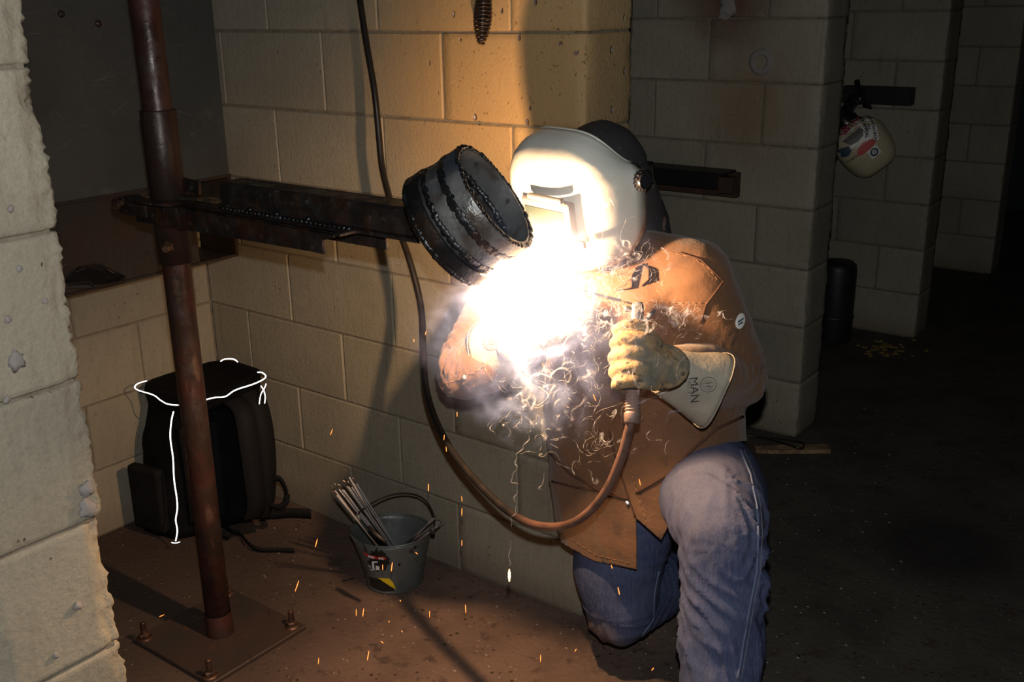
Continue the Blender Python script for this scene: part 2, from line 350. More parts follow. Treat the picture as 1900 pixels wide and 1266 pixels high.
def lathe(bm, prof, c=(0, 0, 0), axis=None, n=32, close=True):
    """prof: list of (r, h)"""
    A = V(axis).normalized() if axis is not None else V((0, 0, 1)); U = A.orthogonal().normalized(); Wv = A.cross(U); c = V(c)
    rings = []
    for r, h in prof:
        if r < 1e-6: rings.append([bm.verts.new(c + A * h)])
        else: rings.append([bm.verts.new(c + A * h + U * r * math.cos(2 * math.pi * k / n) + Wv * r * math.sin(2 * math.pi * k / n)) for k in range(n)])
    for a, b in zip(rings, rings[1:]):
        if len(a) == 1 and len(b) == 1: continue
        for k in range(n):
            if len(a) == 1: bm.faces.new((a[0], b[k], b[(k + 1) % n]))
            elif len(b) == 1: bm.faces.new((a[k], a[(k + 1) % n], b[0]))
            else: bm.faces.new((a[k], a[(k + 1) % n], b[(k + 1) % n], b[k]))
    return rings
def ribbon(bm, pts, width, thick, side):
    """flat strap along pts; side = width direction (vector or list)"""
    pts = [V(p) for p in pts]; prev = None; first = None
    for i, p in enumerate(pts):
        t = (pts[min(i + 1, len(pts) - 1)] - pts[max(i - 1, 0)]).normalized()
        s = V(side[i] if isinstance(side, list) else side); s = (s - t * s.dot(t)).normalized(); nrm = t.cross(s)
        r = [bm.verts.new(p + s * a * width / 2 + nrm * b * thick / 2) for a, b in ((-1, -1), (1, -1), (1, 1), (-1, 1))]
        if prev:
            for k in range(4): bm.faces.new((prev[k], prev[(k + 1) % 4], r[(k + 1) % 4], r[k]))
        else: first = r
        prev = r
    bm.faces.new(first[::-1]); bm.faces.new(prev)
def ellipsoid(bm, c, r, ax=None, u=16, v=10):
    X, Y, Z = ax if ax else (V((1, 0, 0)), V((0, 1, 0)), V((0, 0, 1)))
    b = bmesh.new(); bmesh.ops.create_uvsphere(b, u_segments=u, v_segments=v, radius=1)
    me = bpy.data.meshes.new('t')
    for q in b.verts: q.co = V(c) + X * q.co.x * r[0] + Y * q.co.y * r[1] + Z * q.co.z * r[2]
    b.to_mesh(me); b.free(); bm.from_mesh(me); bpy.data.meshes.remove(me)
def remesh(bm, vox, smooth=4, fac=.5):
    """union of overlapping closed shapes as one continuous skin; returns a mesh"""
    me = bpy.data.meshes.new('t'); bm.to_mesh(me); bm.free(); o = bpy.data.objects.new('t', me); COL.objects.link(o)
    r = o.modifiers.new('r', 'REMESH'); r.mode = 'VOXEL'; r.voxel_size = vox
    if smooth: s_ = o.modifiers.new('s', 'SMOOTH'); s_.iterations = smooth; s_.factor = fac
    dg = bpy.context.evaluated_depsgraph_get(); out = bpy.data.meshes.new_from_object(o.evaluated_get(dg))
    bpy.data.objects.remove(o); bpy.data.meshes.remove(me); return out
def mesh_obj(name, me, mat, parent=None, smooth=True):
    me.materials.clear(); me.materials.append(mat)
    if smooth: me.polygons.foreach_set('use_smooth', [True] * len(me.polygons))
    me.name = name; o = bpy.data.objects.new(name, me); link(o)
    if parent is not None: o.parent = parent; o.matrix_parent_inverse = Matrix.Translation(parent.location).inverted()
    return o
def bvh_of(objs):
    vs = []; fs = []
    for o in objs:
        base = len(vs); vs += [v.co.copy() for v in o.data.vertices]; fs += [tuple(base + i for i in p.vertices) for p in o.data.polygons]
    return BVHTree.FromPolygons(vs, fs)
def text_mesh(s, size, bold=0.0):
    cu = bpy.data.curves.new('t', 'FONT'); cu.body = s; cu.size = size; cu.align_x = 'CENTER'; cu.align_y = 'CENTER'; cu.offset = bold; cu.resolution_u = 3
    o = bpy.data.objects.new('t', cu); COL.objects.link(o); dg = bpy.context.evaluated_depsgraph_get()
    me = bpy.data.meshes.new_from_object(o.evaluated_get(dg)); bpy.data.objects.remove(o); bpy.data.curves.remove(cu); return me
def shape_mesh(polys):
    bm = bmesh.new()
    for poly in polys: bm.faces.new([bm.verts.new((x, y, 0)) for x, y in poly])
    me = bpy.data.meshes.new('t'); bm.to_mesh(me); bm.free(); return me
def ring_poly(r0, r1, n=24, a0=0, a1=2 * math.pi, cx=0, cy=0, sx=1, sy=1):
    out = []
    for k in range(n):
        a = a0 + (a1 - a0) * k / n; b = a0 + (a1 - a0) * (k + 1) / n
        out.append([(cx + sx * r0 * math.cos(a), cy + sy * r0 * math.sin(a)), (cx + sx * r1 * math.cos(a), cy + sy * r1 * math.sin(a)), (cx + sx * r1 * math.cos(b), cy + sy * r1 * math.sin(b)), (cx + sx * r0 * math.cos(b), cy + sy * r0 * math.sin(b))])
    return out
def disc_poly(r, n=24, cx=0, cy=0, sx=1, sy=1): return [[(cx + sx * r * math.cos(2 * math.pi * k / n), cy + sy * r * math.sin(2 * math.pi * k / n)) for k in range(n)]]
def decal(name, me, mat, bvh, org, right, up, off, parent, label=None, dense=True, fit=True):
    """lay a flat print on a curved surface by dropping it along its normal"""
    right = V(right).normalized(); up = V(up); up = (up - right * up.dot(right)).normalized(); nrm = right.cross(up)
    bm = bmesh.new(); bm.from_mesh(me); bpy.data.meshes.remove(me)
    if dense: 
        bmesh.ops.triangulate(bm, faces=bm.faces); bmesh.ops.subdivide_edges(bm, edges=[e for e in bm.edges if e.calc_length() > .012], cuts=3, use_grid_fill=True)
    for v in bm.verts:
        p = V(org) + right * v.co.x + up * v.co.y
        if fit:
            h = bvh.ray_cast(p + nrm * .12, -nrm, .3)
            if h[0] is not None: p = h[0] + h[1] * off * (1 if h[1].dot(nrm) > 0 else -1)
            else:
                h = bvh.find_nearest(p); p = h[0] + nrm * off if h[0] is not None else p
        v.co = p
    ext = bmesh.ops.extrude_face_region(bm, geom=list(bm.faces))
    for v in [g for g in ext['geom'] if isinstance(g, bmesh.types.BMVert)]: v.co = v.co + nrm * .0003
    o = from_bm(name, bm, mat, parent, smooth=False)
    if label: o['label'] = label
    return o
def nz(p, s, seed=0): return noise.noise(V(p) * s + V((seed * 7.3, seed * 3.1, seed * 5.7)))

# ------------------------------------------------------------------ block walls
CH = .2032; BL = .4064; TH = .1925; GAP = .0045
_blockmesh = {}
def block_mesh(sx, sy, sz):
    k = (round(sx, 4), round(sy, 4), round(sz, 4))
    if k not in _blockmesh:
        bm = bmesh.new(); box(bm, (0, 0, 0), (sx, sy, sz), bev=.0035)
        me = bpy.data.meshes.new('block'); bm.to_mesh(me); bm.free(); me.materials.append(M['block']); _blockmesh[k] = me
    return _blockmesh[k]
def chipped(sx, sy, sz, seed, amp, corner, cuts=14):
    """a block whose end corners are ragged"""
    bm = bmesh.new(); box(bm, (0, 0, 0), (sx, sy, sz), bev=.003)
    bmesh.ops.subdivide_edges(bm, edges=[e for e in bm.edges if e.calc_length() > .03], cuts=30 if amp > .008 else 14, use_grid_fill=True)
    for v in bm.verts:
        ex = sx / 2 - v.co.x; ey = min(sy / 2 - v.co.y, v.co.y + sy / 2) if corner == 2 else (sy / 2 - v.co.y)
        d = math.hypot(max(ex, 0), max(ey, 0))
        w = max(0, 1 - d / .035)
        if w > 0:
            n = abs(nz(v.co + V((0, 0, seed)), 26, seed)) * 1.0 + max(0, nz(v.co, 9, seed + 3)) * 1.2 + .2 + .7 * abs(nz(v.co, 75, seed)) + .5 * nz(v.co, 150, seed)
            k = amp * w * n
            v.co.x -= k; v.co.y -= math.copysign(k * .9, v.co.y if corner == 2 else 1)
    me = bpy.data.meshes.new('block'); bm.to_mesh(me); bm.free(); me.materials.append(M['block'])
    me.polygons.foreach_set('use_smooth', [True] * len(me.polygons)); return me
def partition(name, y0, xe, xl, ragged, label, courses=9):
    """partition along X from xl to its free end xe, faces at y0 and y0+TH"""
    bm = bmesh.new(); g = .004
    k_ = .035 if ragged else g
    box(bm, ((xl + xe) / 2 - k_ / 2, y0 + TH / 2, 1.2), (xe - xl - k_, TH - 2 * g, 2.4))
    for c in range(1, courses + 1): box(bm, (xe - .06, y0 + TH / 2, c * CH), (.106, TH - .030, GAP + .002))
    w = from_bm(name, bm, M['mortar'], smooth=False)
    tag(w, label); w['kind'] = 'structure'
    for c in range(courses):
        z = c * CH; x1 = xe; first = True
        half = (c % 2 == 1)
        while x1 > xl + .02:
            L = BL / 2 if (first and half) else BL
            x0 = max(x1 - L, xl)
            sx = x1 - x0 - GAP
            if first and ragged: me = chipped(sx, TH, CH - GAP, c + int(y0 * 10) + 5, ragged, 2)
            else: me = block_mesh(sx, TH, CH - GAP)
            o = bpy.data.objects.new('block', me); COL.objects.link(o); o.parent = w
            jx = (0 if first else random.uniform(-.0006, .0006)); jy = random.uniform(-.0012, .0012)
            o.location = ((x0 + x1) / 2 + jx, y0 + TH / 2 + jy, z + CH / 2)
            x1 = x0; first = False
    return w
XB = -1.395
partition('wall_left', -1.407, 0.0, XB, .0085, 'cream painted block partition end with ragged corner at the left edge')
partition('wall_right', 0.0, 0.0, XB, .006, 'cream painted block partition behind the hanging cable and bucket')
partition('wall_middle', 1.384, -.012, XB, .006, 'block partition behind the welder with rust stain and hole')
partition('wall_far', 2.760, -.022, XB, .005, 'dim block partition carrying the stickered hood')
partition('wall_farthest', 4.152, -.032, XB, .004, 'darkest block partition at the right edge', 8)
bm = bmesh.new(); box(bm, (XB - .1, 2.0, 1.2), (.192, 7.4, 2.4)); wb = from_bm('wall_back', bm, M['mortar'], smooth=False); tag(wb, 'cream painted block wall at the back of the booths', kind='structure')
for c in range(9):
    y = (-.259 if c % 2 == 0 else -.457) + 0; ys = [y + BL * k for k in range(-4, 3)]
    for a in ys:
        lo = max(a, -1.195); hi = min(a + BL, 0.0)
        if hi - lo < .03: continue
        o = bpy.data.objects.new('block', block_mesh(TH, hi - lo - GAP, CH - GAP)); COL.objects.link(o); o.parent = wb
        o.location = (XB - TH / 2 + .0, (lo + hi) / 2, c * CH + CH / 2)
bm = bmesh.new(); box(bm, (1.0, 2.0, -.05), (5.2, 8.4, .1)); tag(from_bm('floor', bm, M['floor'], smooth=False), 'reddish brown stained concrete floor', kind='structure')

# mortar lump, bored hole and nicks on the partitions
bm = bmesh.new(); c = PX(1412, 115, 1, 1.381); A = V((0, -1, 0))
lathe(bm, [(.021, -.008), (.021, .003), (.026, .004), (.036, .0045), (.040, .001), (.044, -.003)], c, A, 28); lathe(bm, [(0, -.006), (.021, -.006)], c, A, 28)
h = from_bm('patched_bore_hole', bm, M['concrete']); tag(h, 'round patched bore hole with grey rim in the block wall behind the welder', 'hole')
bm = bmesh.new(); c = PX(1349, 14, 1, 1.376); ellipsoid(bm, c, (.03, .012, .04), u=20, v=14)
for v in bm.verts: v.co += v.normal * .0 + (v.co - c) * nz(v.co, 60) * .5
h = from_bm('mortar_lump', bm, M['concrete']); tag(h, 'rough grey mortar lump at the top of the rust stain', 'mortar lump')
# pebbly lumps standing off the foreground partition
lumps = [(30, 668, .011, 'large grey lump on the cream block face, left edge, halfway down'), (20, 388, .004, ''), (15, 592, .005, ''), (35, 500, .004, ''), (145, 1125, .006, ''), (103, 1218, .004, ''), (13, 742, .004, ''), (160, 908, .010, ''), (163, 945, .012, ''), (84, 560, .004, '')]
places = ['', 'small grey chip on the left block face near its ragged upper edge', 'small grey chip low in the second block of the left partition', 'pale chip below the second joint of the left partition', 'grey chip in the lowest full block of the left partition', 'dark chip just above the lowest joint of the left partition', 'tiny chip under the large lump on the left partition', 'upper of two broken grey patches at the ragged left partition corner', 'lower of two broken grey patches at the ragged left partition corner', 'small chip right of the large lump near the ragged corner']
for i, (x, y, r, lb) in enumerate(lumps):
    c = PX(x, y, 0, -.001); bm = bmesh.new(); ellipsoid(bm, c, (r * .55, r, r * 1.1), u=12, v=8)
    for v in bm.verts: v.co += (v.co - c) * nz(v.co, 150, i) * .7
    tag(from_bm('masonry_chip', bm, M['concrete']), lb or places[i], 'chip')

# ------------------------------------------------------------------ steel sheet and channel on the back wall
XP = -1.222
t = empty('steel_sheet', (XP, -.6, 1.02), 'large grey scratched steel sheet standing in front of the back wall behind the pole', 'steel sheet')
bm = bmesh.new(); box(bm, (XP - .003, -.604, 1.71), (.006, 1.18, 1.38), bev=.001); from_bm('sheet', bm, M['panel'], t, False)
for (x, y) in ((114, 26), (183, 44)):
    c = PX(x, y, 0, XP + .001); bm = bmesh.new(); lathe(bm, [(.0, .004), (.007, .004), (.009, .0), (.009, -.004)], c, (1, 0, 0), 12); from_bm('rivet', bm, M['arm'], t)
bm = bmesh.new()
for i in range(26):
    y0 = random.uniform(-.62, -.06); z0 = random.uniform(1.12, 1.5); a = random.uniform(-.6, .6); L = random.uniform(.03, .16)
    p = V((XP + .0006, y0, z0)); q = p + V((0, math.cos(a), math.sin(a))) * L; m_ = (p + q) / 2 + V((0, 0, random.uniform(-.008, .008)))
    tube(bm, [p, m_, q], .00035, 4)
o = from_bm('scratches', bm, mk('bright_scratch', (.22, .22, .21), .5, .5), t); o['kind'] = 'stuff'
t = empty('channel_beam', (XB + .09, -.6, .77), 'rusty steel channel beam running under the grey sheet along the back wall', 'steel beam')
bm = bmesh.new(); box(bm, (XP - .012, -.665, .905), (.008, 1.05, .235), bev=.001); from_bm('web', bm, M['channel'], t, False)
bm = bmesh.new(); box(bm, (XB + .088, -.602, .786), (.168, 1.186, .008), bev=.001); from_bm('lower_flange', bm, M['channel'], t, False)
bm = bmesh.new(); box(bm, (XB + .088, -.602, 1.022), (.176, 1.186, .008), bev=.001); from_bm('upper_flange', bm, M['channel'], t, False)
bm = bmesh.new(); box(bm, (XB + .09, -.012, .905), (.16, .010, .232)); from_bm('end_plate', bm, M['channel'], t, False)
# flat bracket lying on the flange
t = empty('bent_bracket', PX(170, 520, 0, XP + .03), 'flat black steel bracket with bent rod lying on the channel flange', 'bracket')
def PL(x, y): return PX(x, y, 0, XP + .03)
bm = bmesh.new(); c = [PX(112, 532, 0, XP + .02), PX(146, 497, 0, XP - .0), PX(188, 492, 0, XP - .0), PX(232, 513, 0, XP + .02), PX(222, 523, 0, XP + .05), PX(172, 531, 0, XP + .05)]
tv = [bm.verts.new(p + V((0, 0, .003))) for p in c]; bv = [bm.verts.new(p - V((0, 0, .005))) for p in c]
bm.faces.new(tv); bm.faces.new(bv[::-1])
for k in range(6): bm.faces.new((tv[k], tv[(k + 1) % 6], bv[(k + 1) % 6], bv[k]))
from_bm('plate', bm, M['bracket'], t, False)
bm = bmesh.new(); tube(bm, catmull([PX(108, 533, 0, XP + .05), PX(135, 526, 0, XP + .06), PX(165, 524, 0, XP + .06), PX(175, 531, 0, XP + .06), PX(200, 529, 0, XP + .06), PX(229, 521, 0, XP + .05)], 5), .0035, 8); from_bm('rod', bm, M['arm'], t)
bm = bmesh.new(); tube(bm, catmull([PX(140, 505, 0, XP + .02), PX(160, 497, 0, XP + .02), PX(185, 492, 0, XP + .02), PX(200, 500, 0, XP + .02), PX(212, 508, 0, XP + .03)], 5), .003, 8); from_bm('rod', bm, M['arm'], t)
bm = bmesh.new(); tube(bm, [PX(352, 482, 0, -1.39), PX(366, 488, 0, -1.36), PX(371, 491, 0, -1.35), PX(373, 484, 0, -1.35)], .003, 8)
tag(from_bm('wire_hook', bm, M['rustrod']), 'small rusty wire hook on the back wall right of the pole', 'hook')

# ------------------------------------------------------------------ floor-standing pole
PB = V((-.690, -.587, 0))
t = empty('support_pole', PB, 'floor-to-top rusty red pipe pole bolted to a square base plate', 'pole')
bm = bmesh.new(); tube(bm, [PB + V((0, 0, .012)), PB + V((0, 0, .6)), PB + V((0, 0, 1.2)), PB + V((0, 0, 2.3))], .0305, 28); from_bm('pipe', bm, M['pole'], t)
zs0 = PX(300, 540, 1, -.59).z; zt = 1.283
bm = bmesh.new(); lathe(bm, [(.0305, .955), (.0375, .955), (.0375, zt - .002), (.0365, zt), (.0305, zt)], PB, None, 32); from_bm('sleeve', bm, M['sleeve'], t)
bm = bmesh.new(); lathe(bm, [(.034, .012), (.033, .04), (.0315, .07)], PB, None, 24); from_bm('weld_collar', bm, M['pole'], t)
pa = V((.975, .22, 0)); pa.normalize(); pb_ = V((-pa.y, pa.x, 0))
pa = V((1, 0.0, 0)); pb_ = V((0, 1, 0))
bm = bmesh.new(); box(bm, PB + V((-.0, .0, .006)), (.305, .29, .012), (pa, pb_, V((0, 0, 1))), bev=.002); from_bm('base_plate', bm, M['plate'], t, False)
for sx, sy in ((-1, -1), (1, -1), (1, 1), (-1, 1)):
    c = PB + pa * sx * .128 + pb_ * (sy * .124 - .004)
    bm = bmesh.new(); lathe(bm, [(.018, .012), (.018, .015), (.0, .015)], c, None, 20); o = from_bm('washer', bm, M['bolt'], t)
    bm = bmesh.new(); lathe(bm, [(.012, .015), (.013, .017), (.013, .025), (.011, .027), (.0, .027)], c, None, 6); n_ = from_bm('nut', bm, M['bolt'], t, False)
    bm = bmesh.new(); pr = []
    for k in range(14): pr += [(.0058, .026 + k * .0022), (.0072, .0271 + k * .0022)]
    lathe(bm, pr + [(.004, .058), (0, .058)], c + V((0, 0, 0)), None, 12); from_bm('threaded_stud', bm, M['bolt'], t)
cb = P(322, 470, 2.24)
cb = PB + V((.6, -.8, 0)).normalized() * .037 + V((0, 0, PX(322, 462, 1, -.62).z))
d = V((.6, -.8, .0)).normalized()
bm = bmesh.new(); lathe(bm, [(.015, -.004), (.015, .006), (.012, .010), (.010, .018), (.007, .022), (0, .022)], cb, d, 6); from_bm('clamp_bolt', bm, M['bolt'], t, False)

# ------------------------------------------------------------------ arm clamped to the pole
ang = math.radians(-.6); e = V((math.cos(ang), math.sin(ang), 0)); nn = V((-math.sin(ang), math.cos(ang), 0)); Z = V((0, 0, 1))
O = V((PB.x, PB.y, 0))
def A3(x, y, z): return O + e * x + nn * y + Z * z
t = empty('welding_positioner', A3(0, 0, 1.1), 'blackened steel arm of welded channel reaching from the pole to the pipe piece', 'steel arm')
def extr(bm, prof, x0, x1, fn=A3):
    """prism along arm x: prof list of (y,z)"""
    a = [bm.verts.new(fn(x0, y, z)) for y, z in prof]; b = [bm.verts.new(fn(x1, y, z)) for y, z in prof]; n = len(prof)
    for k in range(n): bm.faces.new((a[k], a[(k + 1) % n], b[(k + 1) % n], b[k]))
    bm.faces.new(a[::-1]); bm.faces.new(b)
ZT = 1.098
bm = bmesh.new(); x1 = .545
# front web with torn end
pts = [(-.05, ZT), (x1 + .03, ZT), (x1 + .025, ZT - .010), (x1 - .004, ZT - .018), (x1 - .006, ZT - .03), (x1 - .002, ZT - .044), (x1 - .03, ZT - .043), (.25, ZT - .046), (-.05, ZT - .05)]
fa = [bm.verts.new(A3(x, -.052, z)) for x, z in pts]; ba = [bm.verts.new(A3(x, -.046, z)) for x, z in pts]; n = len(pts)
bm.faces.new(fa); bm.faces.new(ba[::-1])
for k in range(n): bm.faces.new((fa[k], ba[k], ba[(k + 1) % n], fa[(k + 1) % n]))
from_bm('channel_web', bm, M['arm'], t, False)
bm = bmesh.new(); box(bm, A3(.30, .0, ZT - .003), (.58, .104, .006), (e, nn, Z), bev=.001); from_bm('channel_flange', bm, M['arm'], t, False)
bm = bmesh.new(); box(bm, A3(.29, .035, ZT - .022), (.66, .007, .04), (e, nn, Z), bev=.001); from_bm('channel_back_web', bm, M['arm'], t, False)
bm = bmesh.new(); extr(bm, [(-.012, ZT + .000), (-.012, ZT + .047), (-.006, ZT + .053), (.048, ZT + .053), (.048, ZT + .046), (-.005, ZT + .046), (-.005, ZT)], .20, .735); from_bm('upper_angle_bar', bm, M['arm'], t, False)
bm = bmesh.new(); extr(bm, [(-.012, ZT - .006), (-.012, ZT + .006), (.04, ZT + .006), (.04, ZT - .006)], .52, .745); from_bm('extension_bar', bm, M['arm'], t, False)
bm = bmesh.new()
for k in range(30):
    x = .21 + k * .0125; ellipsoid(bm, A3(x, -.016, ZT + .001), (.008, .005 + .002 * random.random(), .004), (e, nn, Z), 8, 6)
from_bm('weld_seam', bm, M['bead'], t)
for x in (.30, .38, .47): 
    bm = bmesh.new(); ellipsoid(bm, A3(x, -.020, ZT + .008), (.007, .006, .006), (e, nn, Z), 10, 8); from_bm('tack_weld', bm, M['bead'], t)
bm = bmesh.new() # clamp yoke round the pole
yk = [A3(-.10, -.055, ZT - .018), A3(-.05, -.058, ZT - .018), A3(0, -.058, ZT - .018)]
ribbon(bm, yk, .035, .007, (0, 0, 1)); from_bm('yoke_strap', bm, M['arm'], t, False)
bm = bmesh.new(); ribbon(bm, [A3(-.10, .052, ZT + .02), A3(-.05, .054, ZT + .02), A3(.04, .054, ZT + .015)], .03, .007, (0, 0, 1))
from_bm('yoke_strap', bm, M['arm'], t, False)
bm = bmesh.new(); tube(bm, [A3(-.085, -.07, ZT - .012), A3(-.085, .07, ZT - .008)], .006, 10); lathe(bm, [(.012, 0), (.012, .01), (0, .01)], A3(-.085, -.068, ZT - .012), -nn, 6); from_bm('yoke_bolt', bm, M['bolt'], t, False)
bm = bmesh.new(); ribbon(bm, catmull([A3(-.06, -.05, ZT + .004), A3(-.01, -.066, ZT + .003), A3(.05, -.066, ZT + .003), A3(.10, -.052, ZT + .003)], 5), .03, .006, nn); from_bm('curved_clamp_plate', bm, M['arm'], t, False)
# scraps lying on the arm
sc = [((.09, .015), (.21, .032), .016, 'flat steel strip lying nearest the pole on the arm'), ((.075, -.02), (.19, -.012), .014, 'scorched steel strip lying along the front edge of the arm'), ((.12, .038), (.235, .046), .009, 'thin rusty orange-ended strip at the back of the arm')]
for i, (a, b, w, lb) in enumerate(sc):
    bm = bmesh.new(); p = A3(*a, ZT + .005 + i * .003); q = A3(*b, ZT + .006 + i * .004)
    ribbon(bm, [p, (p + q) / 2 + V((0, 0, .002)), q], w, .005, nn); tag(from_bm('steel_strip', bm, M['scrap'], None, False), lb, 'steel strip')

# ------------------------------------------------------------------ pipe piece welded to the arm
pf = P(919, 364, 1.70); imgR = CR; imgU = CU
ax = (CR * .845 + CU * .535) * .93 - CF * .37; ax.normalize(); Lp = .105; R0 = .100
pbk = pf - ax * Lp
t = empty('pipe_piece', pbk, 'short wide steel pipe piece with weld beads, open end up, fixed to the arm end', 'pipe')
bm = bmesh.new(); lathe(bm, [(R0 - .012, Lp), (R0 - .001, Lp), (R0, Lp - .002), (R0 + .0005, .05), (R0, .02), (R0 - .012, .02), (R0 - .012, Lp)], pbk, ax, 56); from_bm('pipe_wall', bm, M['steel'], t)
bm = bmesh.new(); lathe(bm, [(R0 + .006, .026), (R0 + .006, -.004), (R0 + .001, -.008), (R0 - .012, -.008), (R0 - .012, .026), (R0 + .006, .026)], pbk, ax, 56); from_bm('backing_ring', bm, M['scale'], t)
bm = bmesh.new(); lathe(bm, [(0, -.002), (R0 - .012, -.002), (R0 - .012, .004), (0, .004)], pbk, ax, 40); from_bm('closing_plate', bm, M['scale'], t)
U = ax.orthogonal().normalized(); Wv = ax.cross(U)
def ringbead(name, r, h, k, a0, a1, n, mat, inner=False, size=(.007, .005, .004)):
    bm = bmesh.new()
    for i in range(n):
        a = a0 + (a1 - a0) * i / n + random.uniform(-.01, .01); rad = U * math.cos(a) + Wv * math.sin(a); tg = ax.cross(rad)
        ellipsoid(bm, pbk + rad * r + ax * (h + random.uniform(-.0015, .0015)), (size[0] * random.uniform(.8, 1.25), size[1] * random.uniform(.7, 1.3), size[2] * random.uniform(.8, 1.3)), (tg, ax, rad), 8, 6)
    return from_bm(name, bm, mat, t)
ringbead('root_bead', R0 + .0005, .036, 0, 0, 2 * math.pi, 80, M['bead'], size=(.008, .006, .0025))
ringbead('back_bead', R0 + .003, .000, 0, 0, 2 * math.pi, 90, M['bead'], size=(.008, .006, .0035))
ringbead('cap_bead', R0 + .0005, .072, 0, 0, 2 * math.pi, 80, M['scale'], size=(.009, .007, .0015))
ringbead('rim_spatter', R0 - .004, Lp, 0, 0, 2 * math.pi, 70, M['scale'], size=(.007, .003, .0045))
ringbead('inner_bead', R0 - .012, Lp - .045, 0, 0, 2 * math.pi, 80, M['bead'], size=(.008, .006, .005))
ringbead('inner_run', R0 - .013, Lp - .075, 0, 0, 2 * math.pi, 70, M['bead'], size=(.008, .007, .004))
PIPE = (pbk, ax)

# ------------------------------------------------------------------ chipping hammer hanging at the top
t = empty('chipping_hammer', P(895, 10, 2.28), 'black chipping hammer hanging spring handle down against the wall top', 'hammer')
a = P(893, 80, 2.27); b = P(899, -28, 2.27); bm = bmesh.new(); pts = []; N = 260; turns = 15
dirv = (b - a).normalized(); su = dirv.orthogonal().normalized(); sw = dirv.cross(su)
for i in range(N + 1):
    f = i / N; r = .0045 + .0145 * math.sin(math.pi * min(1, f * 1.0 + .02)) ** .8; an = f * turns * 2 * math.pi
    pts.append(a + (b - a) * f + su * r * math.cos(an) + sw * r * math.sin(an))
tube(bm, pts, .0026, 6); from_bm('spring_handle', bm, M['wire'], t)
bm = bmesh.new(); tube(bm, [a, b, b + dirv * .12], .004, 10); from_bm('shaft', bm, M['arm'], t)
bm = bmesh.new(); c = b + dirv * .12
tube(bm, [c - CR * .07, c - CR * .03, c, c + CR * .03, c + CR * .075], [.002, .008, .010, .009, .011], 10); from_bm('hammer_head', bm, M['arm'], t)

# ------------------------------------------------------------------ welding cable
cp = [(660, -60, 2.48), (668, 0, 2.47), (680, 80, 2.47), (695, 170, 2.47), (703, 250, 2.48), (709, 310, 2.48), (722, 365, 2.46), (738, 420, 2.44), (762, 490, 2.42), (781, 570, 2.40), (785, 650, 2.34), (790, 720, 2.27), (808, 780, 2.22), (840, 840, 2.16), (885, 895, 2.09), (935, 943, 2.02), (985, 972, 1.95), (1040, 977, 1.88), (1085, 957, 1.83), (1125, 910, 1.79), (1152, 850, 1.76), (1166, 800, 1.745), (1173, 775, 1.74)]
bm = bmesh.new(); tube(bm, catmull([P(*q) for q in cp], 6), .0078, 14)
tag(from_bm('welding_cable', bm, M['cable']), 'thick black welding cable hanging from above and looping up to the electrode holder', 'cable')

# ------------------------------------------------------------------ electrode holder in the left glove
HB = P(1173, 780, 1.735); HT = P(1178, 578, 1.775); hd = (HT - HB).normalized()
t = empty('electrode_holder', HB, 'ribbed grey electrode holder held upright in the left glove', 'electrode holder')
bm = bmesh.new(); pr = [(.0105, -.006), (.0135, -.004), (.0140, .010)]
for k in range(8): pr += [(.0140, .012 + k * .0052), (.0118, .0135 + k * .0052), (.0118, .0155 + k * .0052), (.0140, .0168 + k * .0052)]
pr += [(.013, .058), (.012, .062), (0, .062)]
lathe(bm, [(0, -.006)] + pr, HB, hd, 24); from_bm('ribbed_sleeve', bm, M['grip'], t)
bm = bmesh.new(); lathe(bm, [(0, .05), (.0125, .05), (.0135, .08), (.0125, .13), (.013, .16), (.0, .16)], HB, hd, 18); from_bm('handle', bm, M['gripb'], t)
bm = bmesh.new(); lathe(bm, [(0, .158), (.0105, .158), (.0115, .165), (.0115, .196), (.0095, .203), (0, .204)], HB + CR * .004, hd, 20); box(bm, HB + hd * .192 - CR * .010, (.016, .010, .010), (CR, CF, hd), bev=.002); from_bm('jaw', bm, M['jaw'], t)
bm = bmesh.new(); tube(bm, [HB + hd * .15 + CR * .012, HB + hd * .175 + CR * .022, HB + hd * .19 + CR * .034], [.004, .005, .003], 8); from_bm('lever', bm, M['jaw'], t)
t = empty('electrode', HT, 'thin lit welding electrode clamped in the holder and pointing at the arc', 'electrode')
e0 = HB + hd * .200; e1 = ARC + (HT - ARC).normalized() * .02
bm = bmesh.new(); tube(bm, [e0, e0 + (e1 - e0) * .12], .0016, 8); from_bm('bare_end', bm, M['rodtip'], t)
bm = bmesh.new(); tube(bm, [e0 + (e1 - e0) * .12, e1], .0026, 8); from_bm('flux_coat', bm, M['rod'], t)
bm = bmesh.new(); dA = (e0 - e1).normalized(); q = ARC + V((0, 0, -.022)); lathe(bm, [(0, -.010), (.003, -.006), (.0045, 0), (.003, .006), (0, .010)], e1 - dA * .004 + V((0, 0, -.014)), dA, 12)
tag(from_bm('welding_arc', bm, M['arc']), 'blinding white welding arc at the lower rim of the pipe piece', 'arc')

# ------------------------------------------------------------------ the welder
R3 = CR.copy(); R3.z = 0; R3.normalize()
pers = empty('person', V((.27, -.02, 0)), 'kneeling person in brown canvas jacket, jeans, leather gauntlets and white welding hood', 'person')
Lsh, Lel, Lwr = P(1285, 520, 1.99), P(1362, 700, 2.10), P(1245, 690, 1.87)
Rsh, Rel, Rwr = P(965, 525, 2.20), P(866, 688, 2.08), P(950, 655, 1.99)
Lhip, Lkn, Lan = P(1302, 895, 2.22), P(1340, 985, 1.93), P(1325, 1470, 1.99)
Rhip, Rkn, Ran = P(1180, 905, 2.30), P(1152, 1130, 2.36), V((.20, .36, .085))
HC = V((.178, -.252, 1.166))
az = math.radians(51); FH = (R3 * -math.sin(az) + V((.609, -.793, 0)) * math.cos(az)).normalized()
